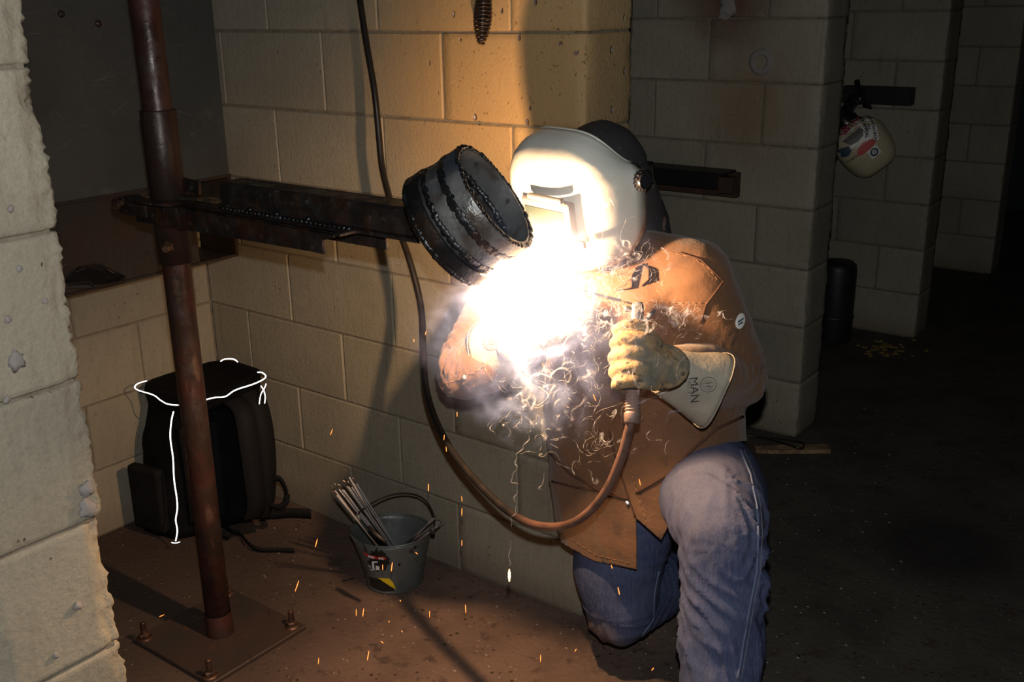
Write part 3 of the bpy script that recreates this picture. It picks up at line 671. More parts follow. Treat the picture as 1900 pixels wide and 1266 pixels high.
# continuous body (mostly hidden by the clothes)
bm = bmesh.new()
tube(bm, [V((.25, -.02, .48)), V((.24, -.06, .70)), V((.21, -.12, .90)), V((.19, -.15, .98))], [.13, .115, .125, .09], 20, dome=True)
tube(bm, [V((.19, -.15, .96)), V((.18, -.165, 1.03)), HC + V((0, .02, -.06))], [.06, .052, .055], 14, dome=True)
ellipsoid(bm, HC + V((.0, .030, -.012)), (.068, .078, .088))
ellipsoid(bm, HC + FH * .055 + V((0, 0, -.035)), (.045, .05, .055)); ellipsoid(bm, HC + FH * .10 + V((0, 0, -.01)), (.012, .018, .018), u=10, v=8)
SH = V((-FH.y, FH.x, 0)) 
for s_ in (-1, 1): ellipsoid(bm, HC + SH * s_ * .078 + V((0, .02, -.005)), (.012, .02, .03), u=10, v=8)
for a, b, c_, d_ in ((Lsh, Lel, Lwr, .0), (Rsh, Rel, Rwr, .0)):
    tube(bm, [a, (a + b) / 2, b], [.055, .048, .042], 14, dome=True); tube(bm, [b, (b + c_) / 2, c_], [.042, .036, .028], 14, dome=True)
for a, b, c_ in ((Lhip, Lkn, Lan), (Rhip, Rkn, Ran)):
    tube(bm, [a, (a + b) / 2, b], [.075, .066, .052], 16, dome=True); tube(bm, [b, (b + c_) / 2, c_], [.050, .048, .034], 14, dome=True)
mesh_obj('body', remesh(bm, .012, 3), M['skin'], pers)

def wrinkle(me, fn):
    me.calc_loop_triangles() if False else None
    ns = [v.normal.copy() for v in me.vertices]
    for v, n_ in zip(me.vertices, ns): v.co = v.co + n_ * fn(v.co, n_)
    me.update()
def seg_param(p, a, b):
    d = b - a; t_ = max(0, min(1, (p - a).dot(d) / d.dot(d))); return t_, (p - (a + d * t_)).length
def limb_folds(p, segs):
    """rings of slack cloth across a limb, strongest near the joint given by tc"""
    out = 0
    for a, b, tc, amp, freq, sd, rr in segs:
        t_, d_ = seg_param(p, a, b)
        if d_ > rr: continue
        L = (b - a).length; ax_ = (b - a).normalized(); q = p - a; rad = q - ax_ * q.dot(ax_)
        u_ = ax_.orthogonal().normalized(); an = math.atan2(rad.dot(ax_.cross(u_)), rad.dot(u_))
        s_ = t_ * L * freq + .9 * math.sin(an + sd) + .7 * noise.noise(V((math.cos(an) * 1.3, math.sin(an) * 1.3, t_ * 3 + sd)))
        w = math.exp(-((t_ - tc) / .38) ** 2) * max(0, 1 - (d_ / rr) ** 6)
        f = math.sin(s_ * 2 * math.pi); f = (1 - abs(f)) ** 1.5 * 1.2 - .4
        out += amp * w * f * (.55 + .7 * noise.noise(V((math.cos(an), math.sin(an), sd + t_ * 2)) * 1.2))
    return out
# --- jacket
bm = bmesh.new()
rings = [(.30, (.225, -.145), .165, .110), (.40, (.225, -.130), .195, .130), (.50, (.232, -.115), .215, .150), (.60, (.228, -.110), .222, .160), (.70, (.222, -.115), .215, .158), (.80, (.222, -.128), .202, .146), (.88, (.218, -.145), .198, .128), (.945, (.205, -.165), .185, .108), (.99, (.200, -.165), .14, .085), (1.03, (.196, -.165), .085, .075)]
prev = None; lastr = None
rs = []
for z, (cx, cy), a, b in rings:
    rs.append([bm.verts.new((cx + a * math.copysign(abs(math.cos(k)) ** .85, math.cos(k)), cy + b * math.copysign(abs(math.sin(k)) ** .85, math.sin(k)), z)) for k in [2 * math.pi * i / 32 for i in range(32)]])
for a, b in zip(rs, rs[1:]):
    for k in range(32): bm.faces.new((a[k], a[(k + 1) % 32], b[(k + 1) % 32], b[k]))
bm.faces.new(rs[0][::-1]); bm.faces.new(rs[-1])
def sleeve(sh, el, wr, r):
    c = catmull([sh, sh.lerp(el, .5), el], 5); tube(bm, c, interp([r[0], r[1], r[2]], 5), 18, dome=True)
    c = catmull([el, el.lerp(wr, .5), el.lerp(wr, .92)], 5); tube(bm, c, interp([r[2], r[3], r[4]], 5), 18, dome=True)
sleeve(Lsh, Lel, Lwr, [.078, .076, .070, .062, .052])
sleeve(Rsh, Rel, Rwr, [.078, .072, .064, .060, .052])
tube(bm, [V((.05, -.17, .935)), V((.2, -.15, .985)), Lsh + V((0, .01, .01))], [.06, .075, .07], 16, dome=True)
tube(bm, [Rsh, V((.12, -.16, .965))], [.066, .075], 16, dome=True)
jm = remesh(bm, .0065, 6)
jsegs = [(Lsh, Lel, .85, .0055, 17, 1.0, .12), (Lel, Lwr, .12, .006, 20, 2.2, .10), (Rsh, Rel, .9, .006, 17, 3.1, .12), (Rel, Rwr, .25, .006, 20, 4.2, .10)]
def jfold(p, n_):
    d = limb_folds(p, jsegs)
    q = V((p.x * 5, p.y * 5, p.z * 2.2)); g = noise.noise(q + V((3, 1, 9)))
    d += .008 * g
    # long drags from the belly towards the opening
    s_ = (p.x - .22) * 1.0 + (p.z - .62) * .8
    d += .0045 * (1 - abs(math.sin(s_ * 22 + 2 * noise.noise(p * 4)))) ** 2 * max(0, min(1, (.85 - p.z) * 5)) 
    d += .0018 * noise.noise(p * 26)
    return d
wrinkle(jm, jfold)
bm = bmesh.new(); bm.from_mesh(jm); bpy.data.meshes.remove(jm)
hem = [(880, 860), (1010, 985), (1048, 1012), (1102, 1042), (1181, 1057), (1180, 962), (1227, 1003), (1262, 935), (1300, 868), (1345, 822), (1388, 818), (1500, 850)]
for (x0, y0), (x1_, y1_) in zip(hem, hem[1:]):
    pn = ray(x0, y0).cross(ray(x1_, y1_)).normalized()
    lo = V((.0, 0, .8))
    bmesh.ops.bisect_plane(bm, geom=[g for g in list(bm.verts) + list(bm.edges) + list(bm.faces) if True], plane_co=CAM, plane_no=pn, dist=1e-6)
def below(x, y):
    for (x0, y0), (x1_, y1_) in zip(hem, hem[1:]):
        if min(x0, x1_) <= x < max(x0, x1_) and abs(x1_ - x0) > 3:
            return y > y0 + (y1_ - y0) * (x - x0) / (x1_ - x0)
    return y > 850 and (x < 880 or x > 1388)
kill = []
for f in bm.faces:
    x, y, tt = proj(f.calc_center_median())
    if y > 700 and below(x, y): kill.append(f)
bmesh.ops.delete(bm, geom=kill, context='FACES')
# close the neck cap opening left by the remesh is not needed: the collar covers it
jack = from_bm('jacket', bm, M['jacket'], pers)
sol = jack.modifiers.new('thickness', 'SOLIDIFY'); sol.thickness = .004; sol.offset = -1
JB = bvh_of([jack])
def hit(x, y, off=.001, B=None):
    h = (B or JB).ray_cast(CAM, ray(x, y))
    return None if h[0] is None else h[0] + h[1] * off * (1 if h[1].dot(ray(x, y)) < 0 else -1)
def surf_line(name, pts, r, mat, parent, B=None, step=7, dashed=False, off=.0008, jump=.05):
    pp = []
    for (a, b), (c_, d_) in zip(pts, pts[1:]):
        n_ = max(1, int(math.hypot(c_ - a, d_ - b) / step))
        for k in range(n_): pp.append((a + (c_ - a) * k / n_, b + (d_ - b) * k / n_))
    pp.append(pts[-1]); q = [hit(x, y, off, B) for x, y in pp]; bm = bmesh.new(); run = []
    def flush():
        if len(run) > 1: tube(bm, run, r, 6)
    for p_ in q:
        if p_ is None or (run and (p_ - run[-1]).length > jump): flush(); run = []
        if p_ is not None: run.append(p_)
        if dashed and len(run) == 3: flush(); run = []
    flush()
    if not bm.verts: bm.free(); return None
    o = from_bm(name, bm, mat, parent)
    if dashed: o['kind'] = 'stuff'
    return o
surf_line('yoke_seam', [(1135, 556), (1190, 560), (1260, 562), (1320, 562)], .0007, M['seam'], jack, step=4, dashed=True)
surf_line('armhole_seam', [(1262, 470), (1300, 482), (1335, 515), (1342, 522), (1325, 545), (1310, 565), (1300, 600)], .0022, M['seamd'], jack)
surf_line('shoulder_stitch', [(1215, 465), (1250, 470), (1285, 478), (1315, 498), (1334, 524)], .0007, M['seam'], jack, step=4, dashed=True)
surf_line('front_placket', [(1130, 800), (1145, 860), (1165, 920), (1179, 960)], .0022, M['seamd'], jack)
surf_line('placket_stitch', [(1150, 800), (1166, 860), (1186, 925), (1200, 970)], .0006, M['seam'], jack, step=4, dashed=True)
surf_line('hem_stitch', [(1060, 1000), (1105, 1030), (1172, 1046)], .0006, M['seam'], jack, step=4, dashed=True)
surf_line('fold_crease', [(990, 800), (1020, 840), (1060, 880), (1120, 915), (1165, 925)], .003, M['seamd'], jack)
surf_line('fold_crease', [(1010, 890), (1070, 905), (1130, 912), (1160, 925)], .0026, M['seamd'], jack)
surf_line('fold_crease', [(1180, 915), (1240, 880), (1290, 830), (1330, 795), (1384, 770)], .003, M['seamd'], jack)
surf_line('cuff_stitch', [(822, 712), (850, 705), (882, 690), (905, 676)], .0007, M['seam'], jack, step=4, dashed=True)
for (x, y) in ((1165, 933), (863, 700)):
    p_ = hit(x, y, .001); 
    if p_ is None: continue
    bm = bmesh.new(); lathe(bm, [(.0055, -.001), (.0055, .0012), (.004, .002), (0, .0022)], p_, -ray(x, y), 16); o = from_bm('snap_button', bm, M['snap'], jack)
# round badge on the upper sleeve
me = shape_mesh(disc_poly(.011, 24, sy=1.35)); decal('sleeve_badge', me, M['stwhite'], JB, hit(1373, 596, 0), R3, V((0, 0, 1)), .0012, jack, 'round white badge on the sleeve')
me = shape_mesh([[(-.007, -.002), (.007, .002), (.007, .005), (-.006, .002)], [(-.006, -.007), (.005, -.004), (.004, -.001), (-.006, -.004)]]); decal('badge_mark', me, M['stblue'], JB, hit(1373, 596, 0), R3, V((0, 0, 1)), .0022, jack)
# collar
bm = bmesh.new(); nk = V((.192, -.165, 1.0)); N = 30
for lay in (0,):
    prv = None
    for i in range(N + 1):
        a = math.radians(-70 + 320 * i / N - 0); d = V((math.cos(a), math.sin(a), 0)); dd_ = V((d.x * .088, d.y * .078, 0))
        low = nk + dd_ * 1.12 + V((0, 0, -.03)); top = nk + dd_ * .98 + V((0, 0, .035 + .004 * math.sin(i))); out_ = nk + dd_ * 1.34 + V((0, 0, -.012 + .004 * math.sin(i * 1.7)))
        r_ = [bm.verts.new(q) for q in (low, top, top + d * .006 + V((0, 0, .001)), out_)]
        if prv:
            for k in range(3): bm.faces.new((prv[k], prv[k + 1], r_[k + 1], r_[k]))
        prv = r_
col = from_bm('collar', bm, M['jacket'], jack); s_ = col.modifiers.new('t', 'SOLIDIFY'); s_.thickness = .004
# standing lapel point below the chin
def sheet(name, quads, mat, parent, thick=.003):
    bm = bmesh.new(); 
    for q in quads: bm.faces.new([bm.verts.new(p_) for p_ in q])
    bmesh.ops.remove_doubles(bm, verts=bm.verts, dist=.0005)
    bmesh.ops.subdivide_edges(bm, edges=list(bm.edges), cuts=3, use_grid_fill=True)
    for v in bm.verts: v.co += V((0, 0, 1)) * .002 * noise.noise(v.co * 40)
    o = from_bm(name, bm, mat, parent); m_ = o.modifiers.new('t', 'SOLIDIFY'); m_.thickness = thick; return o
def pj(x, y, off):
    h = JB.ray_cast(CAM, ray(x, y)); return h[0] - ray(x, y) * off if h[0] is not None else P(x, y, 1.95)
sheet('lapel', [[pj(1140, 540, .004), pj(1172, 518, .02), pj(1178, 498, .022), pj(1198, 490, .006)], [pj(1140, 540, .004), pj(1172, 534, .016), pj(1172, 518, .02), pj(1160, 528, .018)]], M['jacket'], jack)
sheet('lapel', [[pj(1193, 492, .006), pj(1203, 500, .022), pj(1202, 518, .024), pj(1188, 532, .005)]], M['jacket'], jack)

# --- jeans
bm = bmesh.new()
pel = V((.245, -.03, .50))
tube(bm, [V((.25, -.03, .42)), V((.25, -.03, .60))], [.155, .15], 24, dome=False)
tube(bm, catmull([Lhip + V((-.01, .02, .01)), Lhip.lerp(Lkn, .5) + V((.004, 0, .028)), Lkn.lerp(Lhip, .12) + V((0, 0, .006)), Lkn + V((0, 0, -.01))], 5), interp([.112, .108, .090, .080], 5), 22, dome=True)
tube(bm, catmull([Lkn + V((0, .0, .0)), Lkn.lerp(Lan, .25) + V((0, .012, 0)), Lkn.lerp(Lan, .6) + V((0, .012, 0)), Lan], 5), interp([.078, .081, .077, .068], 5), 22, dome=False)
tube(bm, catmull([Rhip, Rhip.lerp(Rkn, .5) + V((-.01, -.02, 0)), Rkn], 5), interp([.12, .104, .082], 5), 22, dome=True)
tube(bm, catmull([Rkn, Rkn.lerp(Ran, .5), Ran], 5), interp([.078, .072, .058], 5), 20, dome=False)
em = remesh(bm, .0065, 4)
esegs = [(Lkn, Lan, .04, .015, 8.5, .4, .12), (Lkn, Lan, .95, .011, 8, 2.4, .12), (Lkn, Lan, .45, .010, 5, 1.4, .12), (Lhip, Lkn, .9, .004, 9, 3.0, .13), (Lhip, Lkn, .1, .006, 12, 1.0, .14), (Rhip, Rkn, .3, .006, 9, .7, .14), (Rkn, Ran, .1, .006, 16, .3, .12)]
def efold(p, n_):
    return limb_folds(p, esegs) + (.008 * noise.noise(V((p.x * 7, p.y * 7, p.z * 11)))) + .0016 * noise.noise(p * 24)
wrinkle(em, efold)
for v in em.vertices: v.co.z = max(v.co.z, .003 + .004 * (1 if v.co.z < 0 else 0))
jean = mesh_obj('jeans', em, M['jeans'], pers)
EB = bvh_of([jean])
for dx in (0, 7):
    surf_line('outer_seam', [(1372 + dx, 832), (1392 + dx, 880), (1404 + dx, 940), (1407 + dx, 985), (1404 + dx, 1060), (1390 + dx, 1130), (1378 + dx, 1200), (1368 + dx, 1262)], .0009 if dx else .0022, M['jseam'] if not dx else M['jthread'], jean, EB, jump=.4)
surf_line('inner_seam', [(1222, 1060), (1214, 1100), (1212, 1150), (1190, 1180)], .0022, M['jseam'], jean, EB)
# boots
def boot(c, d, name='boot'):
    d = V(d).normalized(); s_ = V((d.y, -d.x, 0)); bm = bmesh.new()
    tube(bm, [c - d * .03 + V((0, 0, .16)), c - d * .03 + V((0, 0, .09)), c + V((0, 0, .06)), c + d * .09 + V((0, 0, .045)), c + d * .18 + V((0, 0, .038))], [.052, .05, .05, .046, .036], 16, dome=True, up=(0, 0, 1))
    ellipsoid(bm, c - d * .05 + V((0, 0, .045)), (.045, .045, .045))
    o = mesh_obj(name, remesh(bm, .008, 3), M['boot'], pers)
    for v in o.data.vertices: v.co.z = max(v.co.z, .012)
    bm = bmesh.new(); box(bm, c + d * .06 + V((0, 0, .007)), (.27, .09, .013), (d, s_, Z), bev=.005); from_bm('sole', bm, M['stblack'], o, False)
boot(V((Lan.x, Lan.y, 0)) , (.25, -1, 0))
bm = bmesh.new(); a = V((.20, .40, 0)); tube(bm, [a + V((0, -.06, .085)), a + V((0, .0, .07)), a + V((.0, .04, .09)), a + V((0, .07, .055)), a + V((0, .075, .03))], [.048, .05, .048, .042, .03], 16, dome=True)
o = mesh_obj('boot', remesh(bm, .008, 3), M['boot'], pers)
for v in o.data.vertices: v.co.z = max(v.co.z, .004)

# --- gauntlets
def gauntlet(wr, op, r0, r1, flat, up, name, extra=0, nfold=1):
    """flared cuff from the wrist wr to its open end op"""
    bm = bmesh.new(); n_ = 12; N = 36; d = (op - wr); A = d.normalized(); u = (V(up) - A * V(up).dot(A)).normalized(); w = A.cross(u); rr = []
    for i in range(n_ + 1):
        f = i / n_; r = r0 + (r1 - r0) * f ** 1.1; ring_ = []
        for k in range(N):
            an = 2 * math.pi * k / N; q = wr + d * f + u * r * math.cos(an) + w * r * flat * math.sin(an)
            q += A * (.010 * f * math.cos(an * 2)) + (u * math.cos(an) + w * math.sin(an)) * .002 * noise.noise(q * 30)
            ring_.append(bm.verts.new(q))
        rr.append(ring_)
    for a, b in zip(rr, rr[1:]):
        for k in range(N): bm.faces.new((a[k], a[(k + 1) % N], b[(k + 1) % N], b[k]))
    rim = [v.co.copy() for v in rr[-1]]; wrr = [v.co.copy() for v in rr[0]]
    o = from_bm(name, bm, M['leather'], None); s_ = o.modifiers.new('t', 'SOLIDIFY'); s_.thickness = .0025; s_.offset = -1
    return o, rim, wrr, A, u, w
def closed(pts): return pts + [pts[0], pts[1]]
# left hand: fist closed round the upright handle
hx = hd; hc = HB + hd * .094     # handle centre inside the fist
fr = CR; kk = (Lwr - hc); side = (CR - hd * CR.dot(hd)).normalized(); dep = side.cross(hd).normalized()
if dep.dot(CF) < 0: dep = -dep       # dep points away from the camera
LW = P(1236, 690, 1.845)
glove = empty('glove', LW, None); glove.parent = pers; glove.matrix_parent_inverse = Matrix.Translation(pers.location).inverted(); bpy.data.objects.remove(glove)
bm = bmesh.new()
palmc = hc + side * .040 - dep * .0
tube(bm, [LW - side * .002, palmc + side * .010, palmc - side * .002], [.036, .046, .040], 18, flat=.85, dome=True, up=hd)
rest = []
for i, (h, r, L) in enumerate([(.036, .0125, 1.0), (.012, .0132, 1.05), (-.012, .0130, 1.0), (-.034, .0115, .88)]):
    k0 = hc + hd * h + side * .034 - dep * .016; k1 = hc + hd * (h + .001) + side * .010 - dep * .032; k2 = hc + hd * h - side * .022 - dep * .024; k3 = hc + hd * (h - .002) - side * .030 * L + dep * .002; k4 = hc + hd * (h - .003) - side * .012 + dep * .022
    tube(bm, catmull([k0, k1, k2, k3, k4], 4), interp([r * 1.15, r * 1.12, r * 1.05, r, r * .85], 4), 12, dome=True)
th = [palmc + hd * .026 - dep * .006, hc + hd * .056 + side * .012 - dep * .020, hc + hd * .062 - side * .012 - dep * .022, hc + hd * .056 - side * .030 - dep * .014]
tube(bm, catmull(th, 4), interp([.017, .0150, .0135, .0105], 4), 12, dome=True)
gm = remesh(bm, .0030, 3); wrinkle(gm, lambda p, n_: .0014 * noise.noise(p * 40) + .0006 * noise.noise(p * 120))
cuff, rim, wrr, A, u, w = gauntlet(P(1226, 688, 1.845), P(1318, 722, 1.90), .040, .074, .72, (0, 0, 1), 'gauntlet_cuff')
gl = mesh_obj('glove', gm, M['palm'], pers); gl['label'] = 'yellow-worn leather glove gripping the electrode holder'
cuff.parent = gl; cuff['label'] = 'grey leather cuff'
bm = bmesh.new(); tube(bm, closed(rim), .0013, 6, cap=False); from_bm('cuff_binding', bm, M['leather'], gl)
bm = bmesh.new(); tube(bm, closed([p_ + A * .012 for p_ in wrr]), .0034, 8, cap=False); from_bm('welt', bm, M['piping'], gl)
GB = bvh_of([cuff])
def cuff_print(txt, size, x, y, B, parent, angd, mat=M['ink'], shape=None):
    p_ = hit(x, y, 0, B)
    if p_ is None: return
    a = math.radians(angd); r_ = CR * math.cos(a) + CU * math.sin(a); u_ = -CR * math.sin(a) + CU * math.cos(a)
    me = shape if shape else text_mesh(txt, size, .0)
    decal('print', me, mat, B, p_, r_, u_, .0008, parent)
cuff_print('MAN', .021, 1288, 724, GB, gl, -84)
cuff_print('NO 1', .012, 1279, 716, GB, gl, -84, M['inkg'])
cuff_print('', 0, 1314, 714, GB, gl, -84, M['inkg'], shape_mesh(ring_poly(.0125, .0137, 20, sy=1.15) + ring_poly(.008, .0087, 16, sy=1.2) + [[(-.004, -.006), (-.002, -.006), (-.002, .007), (-.004, .007)], [(.001, -.006), (.003, -.006), (.005, .006), (.003, .006)], [(-.006, .0), (.006, .0), (.006, .0014), (-.006, .0014)]]))
surf_line('cuff_seam', [(1222, 738), (1250, 768), (1275, 790), (1292, 804)], .0022, M['piping'], gl, GB)

# right hand: steadying near the arc
RW = P(968, 632, 1.91); RH = P(1046, 584, 1.845); gd = (RH - RW).normalized()
cuff2, rim, wrr, A, u, w = gauntlet(P(966, 635, 1.93), P(912, 658, 2.03), .043, .068, .8, (0, 0, 1), 'gauntlet_cuff')
bm = bmesh.new(); ps = gd.cross(CF).normalized(); 
if ps.dot(CU) < 0: ps = -ps
pn_ = gd.cross(ps).normalized()
if pn_.dot(CF) > 0: pn_ = -pn_
tube(bm, [RW - gd * .02, RW + gd * .02, RW + gd * .055, RW + gd * .080], [.038, .042, .046, .040], 18, flat=[.75, .7, .62, .55] and .68, dome=True, up=pn_)
tipdir = (e1.lerp(e0, .32) - (RW + gd * .09)).normalized()
for i, (s_, L, r) in enumerate([(.030, .070, .0125), (.010, .078, .0132), (-.010, .074, .0128), (-.029, .060, .0115)]):
    k0 = RW + gd * .070 + ps * s_; k1 = k0 + gd * .028 + pn_ * .006; k2 = k1 + gd * (L * .40) - CF * .004 - pn_ * .010; k3 = k2 + gd * (L * .22) - pn_ * .022
    tube(bm, catmull([k0, k1, k2, k3], 4), interp([r * 1.15, r * 1.08, r, r * .8], 4), 12, dome=True)
k0 = RW + gd * .02 + ps * .030; tube(bm, catmull([k0, k0 + gd * .030 + ps * .018, k0 + gd * .058 + ps * .024 - pn_ * .008, k0 + gd * .082 + ps * .020 - pn_ * .012], 4), interp([.018, .0155, .0135, .0105], 4), 12, dome=True)
gm = remesh(bm, .0030, 3); wrinkle(gm, lambda p, n_: .0018 * noise.noise(p * 55))
gr = mesh_obj('glove', gm, M['leather'], pers); gr['label'] = 'pale leather glove beside the arc'
cuff2.parent = gr; cuff2['label'] = 'pale cuff with emblem'
bm = bmesh.new(); tube(bm, closed(rim), .0012, 6, cap=False); from_bm('cuff_binding', bm, M['leather'], gr)
bm = bmesh.new(); tube(bm, closed([p_ + A * .010 for p_ in wrr]), .003, 8, cap=False); from_bm('welt', bm, M['piping'], gr)
GB2 = bvh_of([cuff2])
cuff_print('TILLMAN', .013, 938, 622, GB2, gr, -66)
cuff_print('', 0, 913, 635, GB2, gr, -70, M['inkg'], shape_mesh(ring_poly(.0135, .0148, 20, sy=1.15) + ring_poly(.009, .0097, 16, sy=1.2) + [[(-.004, -.006), (-.002, -.006), (-.002, .007), (-.004, .007)], [(.001, -.006), (.003, -.006), (.005, .006), (.003, .006)], [(-.006, .0), (.006, .0), (.006, .0014), (-.006, .0014)]]))

# --- welding hood
def hood(name, cen, F, Uv, mat, parent, sc=1.0):
    F = V(F).normalized(); Uv = V(Uv); Uv = (Uv - F * Uv.dot(F)).normalized(); Sd = Uv.cross(F).normalized()  # Sd = wearer's left
    if name == '': pass
    def pt(a, v):
        # v 0 (chin) .. 1 (crown edge); a -1..1 round from right ear to left ear
        zz = [-.150, -.136, -.104, -.055, .0, .06, .105, .135, .150]
        ww = [.070, .092, .112, .123, .126, .126, .122, .112, .098]
        dd = [.092, .112, .130, .140, .142, .138, .124, .098, .060]
        f = v * (len(zz) - 1); i = min(int(f), len(zz) - 2); f -= i
        z_ = zz[i] * (1 - f) + zz[i + 1] * f; w_ = ww[i] * (1 - f) + ww[i + 1] * f; d_ = dd[i] * (1 - f) + dd[i + 1] * f
        th_ = a * math.pi / 2
        sx = math.sin(th_); cx = math.cos(th_)
        p_ = .62
        x_ = w_ * math.copysign(abs(sx) ** p_, sx); y_ = d_ * abs(cx) ** p_
        back = -.012 * abs(a) ** 6 + (0 if v < .75 else 0)
        top = .110 - .072 * abs(a) ** 2.2
        if z_ > 0: z_ = z_ / .150 * top
        return cen + Sd * x_ * sc + F * (y_ + back) * sc + Uv * z_ * sc
    nv, na = 26, 44; bm = bmesh.new(); g = []
    for j in range(nv + 1):
        v = j / nv; row = []
        for i in range(na + 1):
            a = -1 + 2 * i / na; aa = a
            # edge scallop: chin sides cut in, crown edge swept back
            cut = 1 - .10 * max(0, (.30 - v) / .30) ** 1.3
            row.append(bm.verts.new(pt(a * cut, v)))
        g.append(row)
    for j in range(nv):
        for i in range(na): bm.faces.new((g[j][i], g[j][i + 1], g[j + 1][i + 1], g[j + 1][i]))
    for v in bm.verts: pass
    bmesh.ops.smooth_vert(bm, verts=[v for v in bm.verts if not v.is_boundary], factor=.5, use_axis_x=True, use_axis_y=True, use_axis_z=True)
    # chin floor and crown lip
    o = from_bm(name, bm, mat, parent); s_ = o.modifiers.new('t', 'SOLIDIFY'); s_.thickness = .0035; s_.offset = 0
    edge = [v.co.copy() for v in []]
    bm = bmesh.new(); ed = [pt((-1 + 2 * i / 40), 1.0) for i in range(41)]; tube(bm, ed, .0032 * sc, 6)
    from_bm('crown_lip', bm, mat, o)
    return o, F, Uv, Sd, pt
pit = math.radians(9); FHp = (FH * math.cos(pit) + V((0, 0, -1)) * math.sin(pit)).normalized(); UHp = (Z * math.cos(pit) + FH * math.sin(pit)).normalized()
hoodo, F_, U_, S_, pt = hood('welding_hood', HC, FHp, UHp, M['hood'], pers)
hoodo['label'] = 'white welding hood'
fc = HC + F_ * .138 + U_ * -.018 + S_ * .034
bm = bmesh.new(); fc = fc - U_ * .016 - F_ * .004; box(bm, fc + F_ * .010, (.128, .020, .080), (S_, F_, U_), bev=.003); lf = from_bm('lens_housing', bm, M['lensframe'], hoodo, False)
bm = bmesh.new(); box(bm, fc + F_ * .0205, (.104, .003, .050), (S_, F_, U_)); from_bm('lens', bm, M['lens'], lf, False)
bm = bmesh.new(); box(bm, fc + F_ * .012 + S_ * .078 - U_ * .032, (.024, .010, .013), (S_, F_, U_), bev=.002); from_bm('latch_tab', bm, M['lensframe'], lf, False)
bm = bmesh.new(); box(bm, fc + F_ * .022 + U_ * .046 + S_ * .01, (.09, .012, .010), (S_, F_, U_), bev=.002); from_bm('lens_clip', bm, M['lensframe'], lf, False)
for sgn in (1, -1):
    bm = bmesh.new(); kc = HC + S_ * sgn * .124 + U_ * .012 - F_ * .0; pr = [(0, -.012), (.016, -.012), (.0165, .012), (.015, .017), (.0, .018)]
    lathe(bm, pr, kc, S_ * sgn, 24)
    for k in range(14):
        a = 2 * math.pi * k / 14; q = kc + S_ * sgn * .002 + (F_ * math.cos(a) + U_ * math.sin(a)) * .0166; box(bm, q, (.003, .003, .022), (F_, U_, S_))
    o = from_bm('pivot_knob', bm, M['black'], hoodo, False)
# headgear band and black cap
bm = bmesh.new(); prv = []
hb = [HC + S_ * .112 * math.cos(a) + (-F_ * .115) * max(0, math.sin(a)) + F_ * .02 * min(0, math.sin(a)) + U_ * (.015 - .03 * max(0, math.sin(a))) for a in [math.pi * k / 16 for k in range(17)]]
ribbon(bm, hb, .026, .003, U_); from_bm('headgear_band', bm, M['black'], hoodo)
bm = bmesh.new(); cc = HC + V((-.006, .038, .004)); ellipsoid(bm, cc, (.088, .100, .100), u=28, v=18)
for v in bm.verts:
    if v.co.z < cc.z - .03: v.co.z = cc.z - .03 + (v.co.z - cc.z + .03) * .15
    v.co += (v.co - cc).normalized() * (.005 * noise.noise(v.co * 22) + .002 * noise.noise(v.co * 60))
cap = from_bm('cap', bm, M['cap'], pers)
bm = bmesh.new(); ellipsoid(bm, cc + V((0, .0, .098)), (.008, .008, .004), u=12, v=8); from_bm('cap_button', bm, M['cap'], cap)
# black hood bib at the nape
bm = bmesh.new(); tube(bm, [HC + V((.02, .06, -.01)), V((.205, -.10, 1.06)), V((.205, -.10, 1.0))], [.070, .052, .065], 20, flat=.9, dome=True)
from_bm('neck_cover', bm, M['cap'], pers)

# ------------------------------------------------------------------ bucket and welding rods
b0 = V((-.518, -.142, .0)); rc = PX(727, 984, 2, .150); bax = (rc - b0); Hb = bax.length; bax.normalize(); Rr = .1015; Rb = .074
t = empty('bucket', b0, 'dented galvanised bucket holding welding rods, with torn stickers on its side', 'bucket')
bm = bmesh.new(); wall = []
prof = [(0, .004), (Rb - .004, .004), (Rb, .0), (Rb + .002, .006)] + [(Rb + (Rr - Rb) * k / 10, Hb * k / 10) for k in range(1, 11)]
lathe(bm, prof, b0 + V((0, 0, .002)), bax, 56)
def dent(p):
    h = (p - b0).dot(bax) / Hb; a = math.atan2(p.y - b0.y, p.x - b0.x)
    return max(0, h) ** 2 * (.005 * math.sin(2 * a + .6) + .003 * math.sin(3 * a + 2)) + .0015 * noise.noise(p * 30)
for v in bm.verts:
    rd = v.co - b0 - bax * (v.co - b0).dot(bax)
    if rd.length > .03: v.co += rd.normalized() * dent(v.co)
    if (v.co - b0).dot(bax) > Hb * .9: v.co += bax * .004 * math.sin(2 * math.atan2(rd.y, rd.x) + 1.2)
body = from_bm('bucket_wall', bm, M['zinc'], t); s_ = body.modifiers.new('t', 'SOLIDIFY'); s_.thickness = .0012; s_.offset = 0
BB = bvh_of([body])
U = V((1, 0, 0)); U = (U - bax * U.dot(bax)).normalized(); Wv = bax.cross(U)
bm = bmesh.new(); rp = []
for k in range(49):
    a = 2 * math.pi * k / 48; q = b0 + bax * Hb + (U * math.cos(a) + Wv * math.sin(a)) * Rr; rd = (q - b0 - bax * Hb)
    q = q + rd.normalized() * dent(q) + bax * .004 * math.sin(2 * math.atan2(rd.y, rd.x) + 1.2) + V((0, 0, .002)); rp.append(q)
rp.append(rp[1]); tube(bm, rp, .0032, 8, cap=False); from_bm('rolled_rim', bm, M['zinc'], t)
bm = bmesh.new(); lathe(bm, [(Rb + .001, .0), (Rb + .0035, .003), (Rb + .0025, .007)], b0 + V((0, 0, .001)), bax, 48); from_bm('foot_ring', bm, M['zinc'], t)
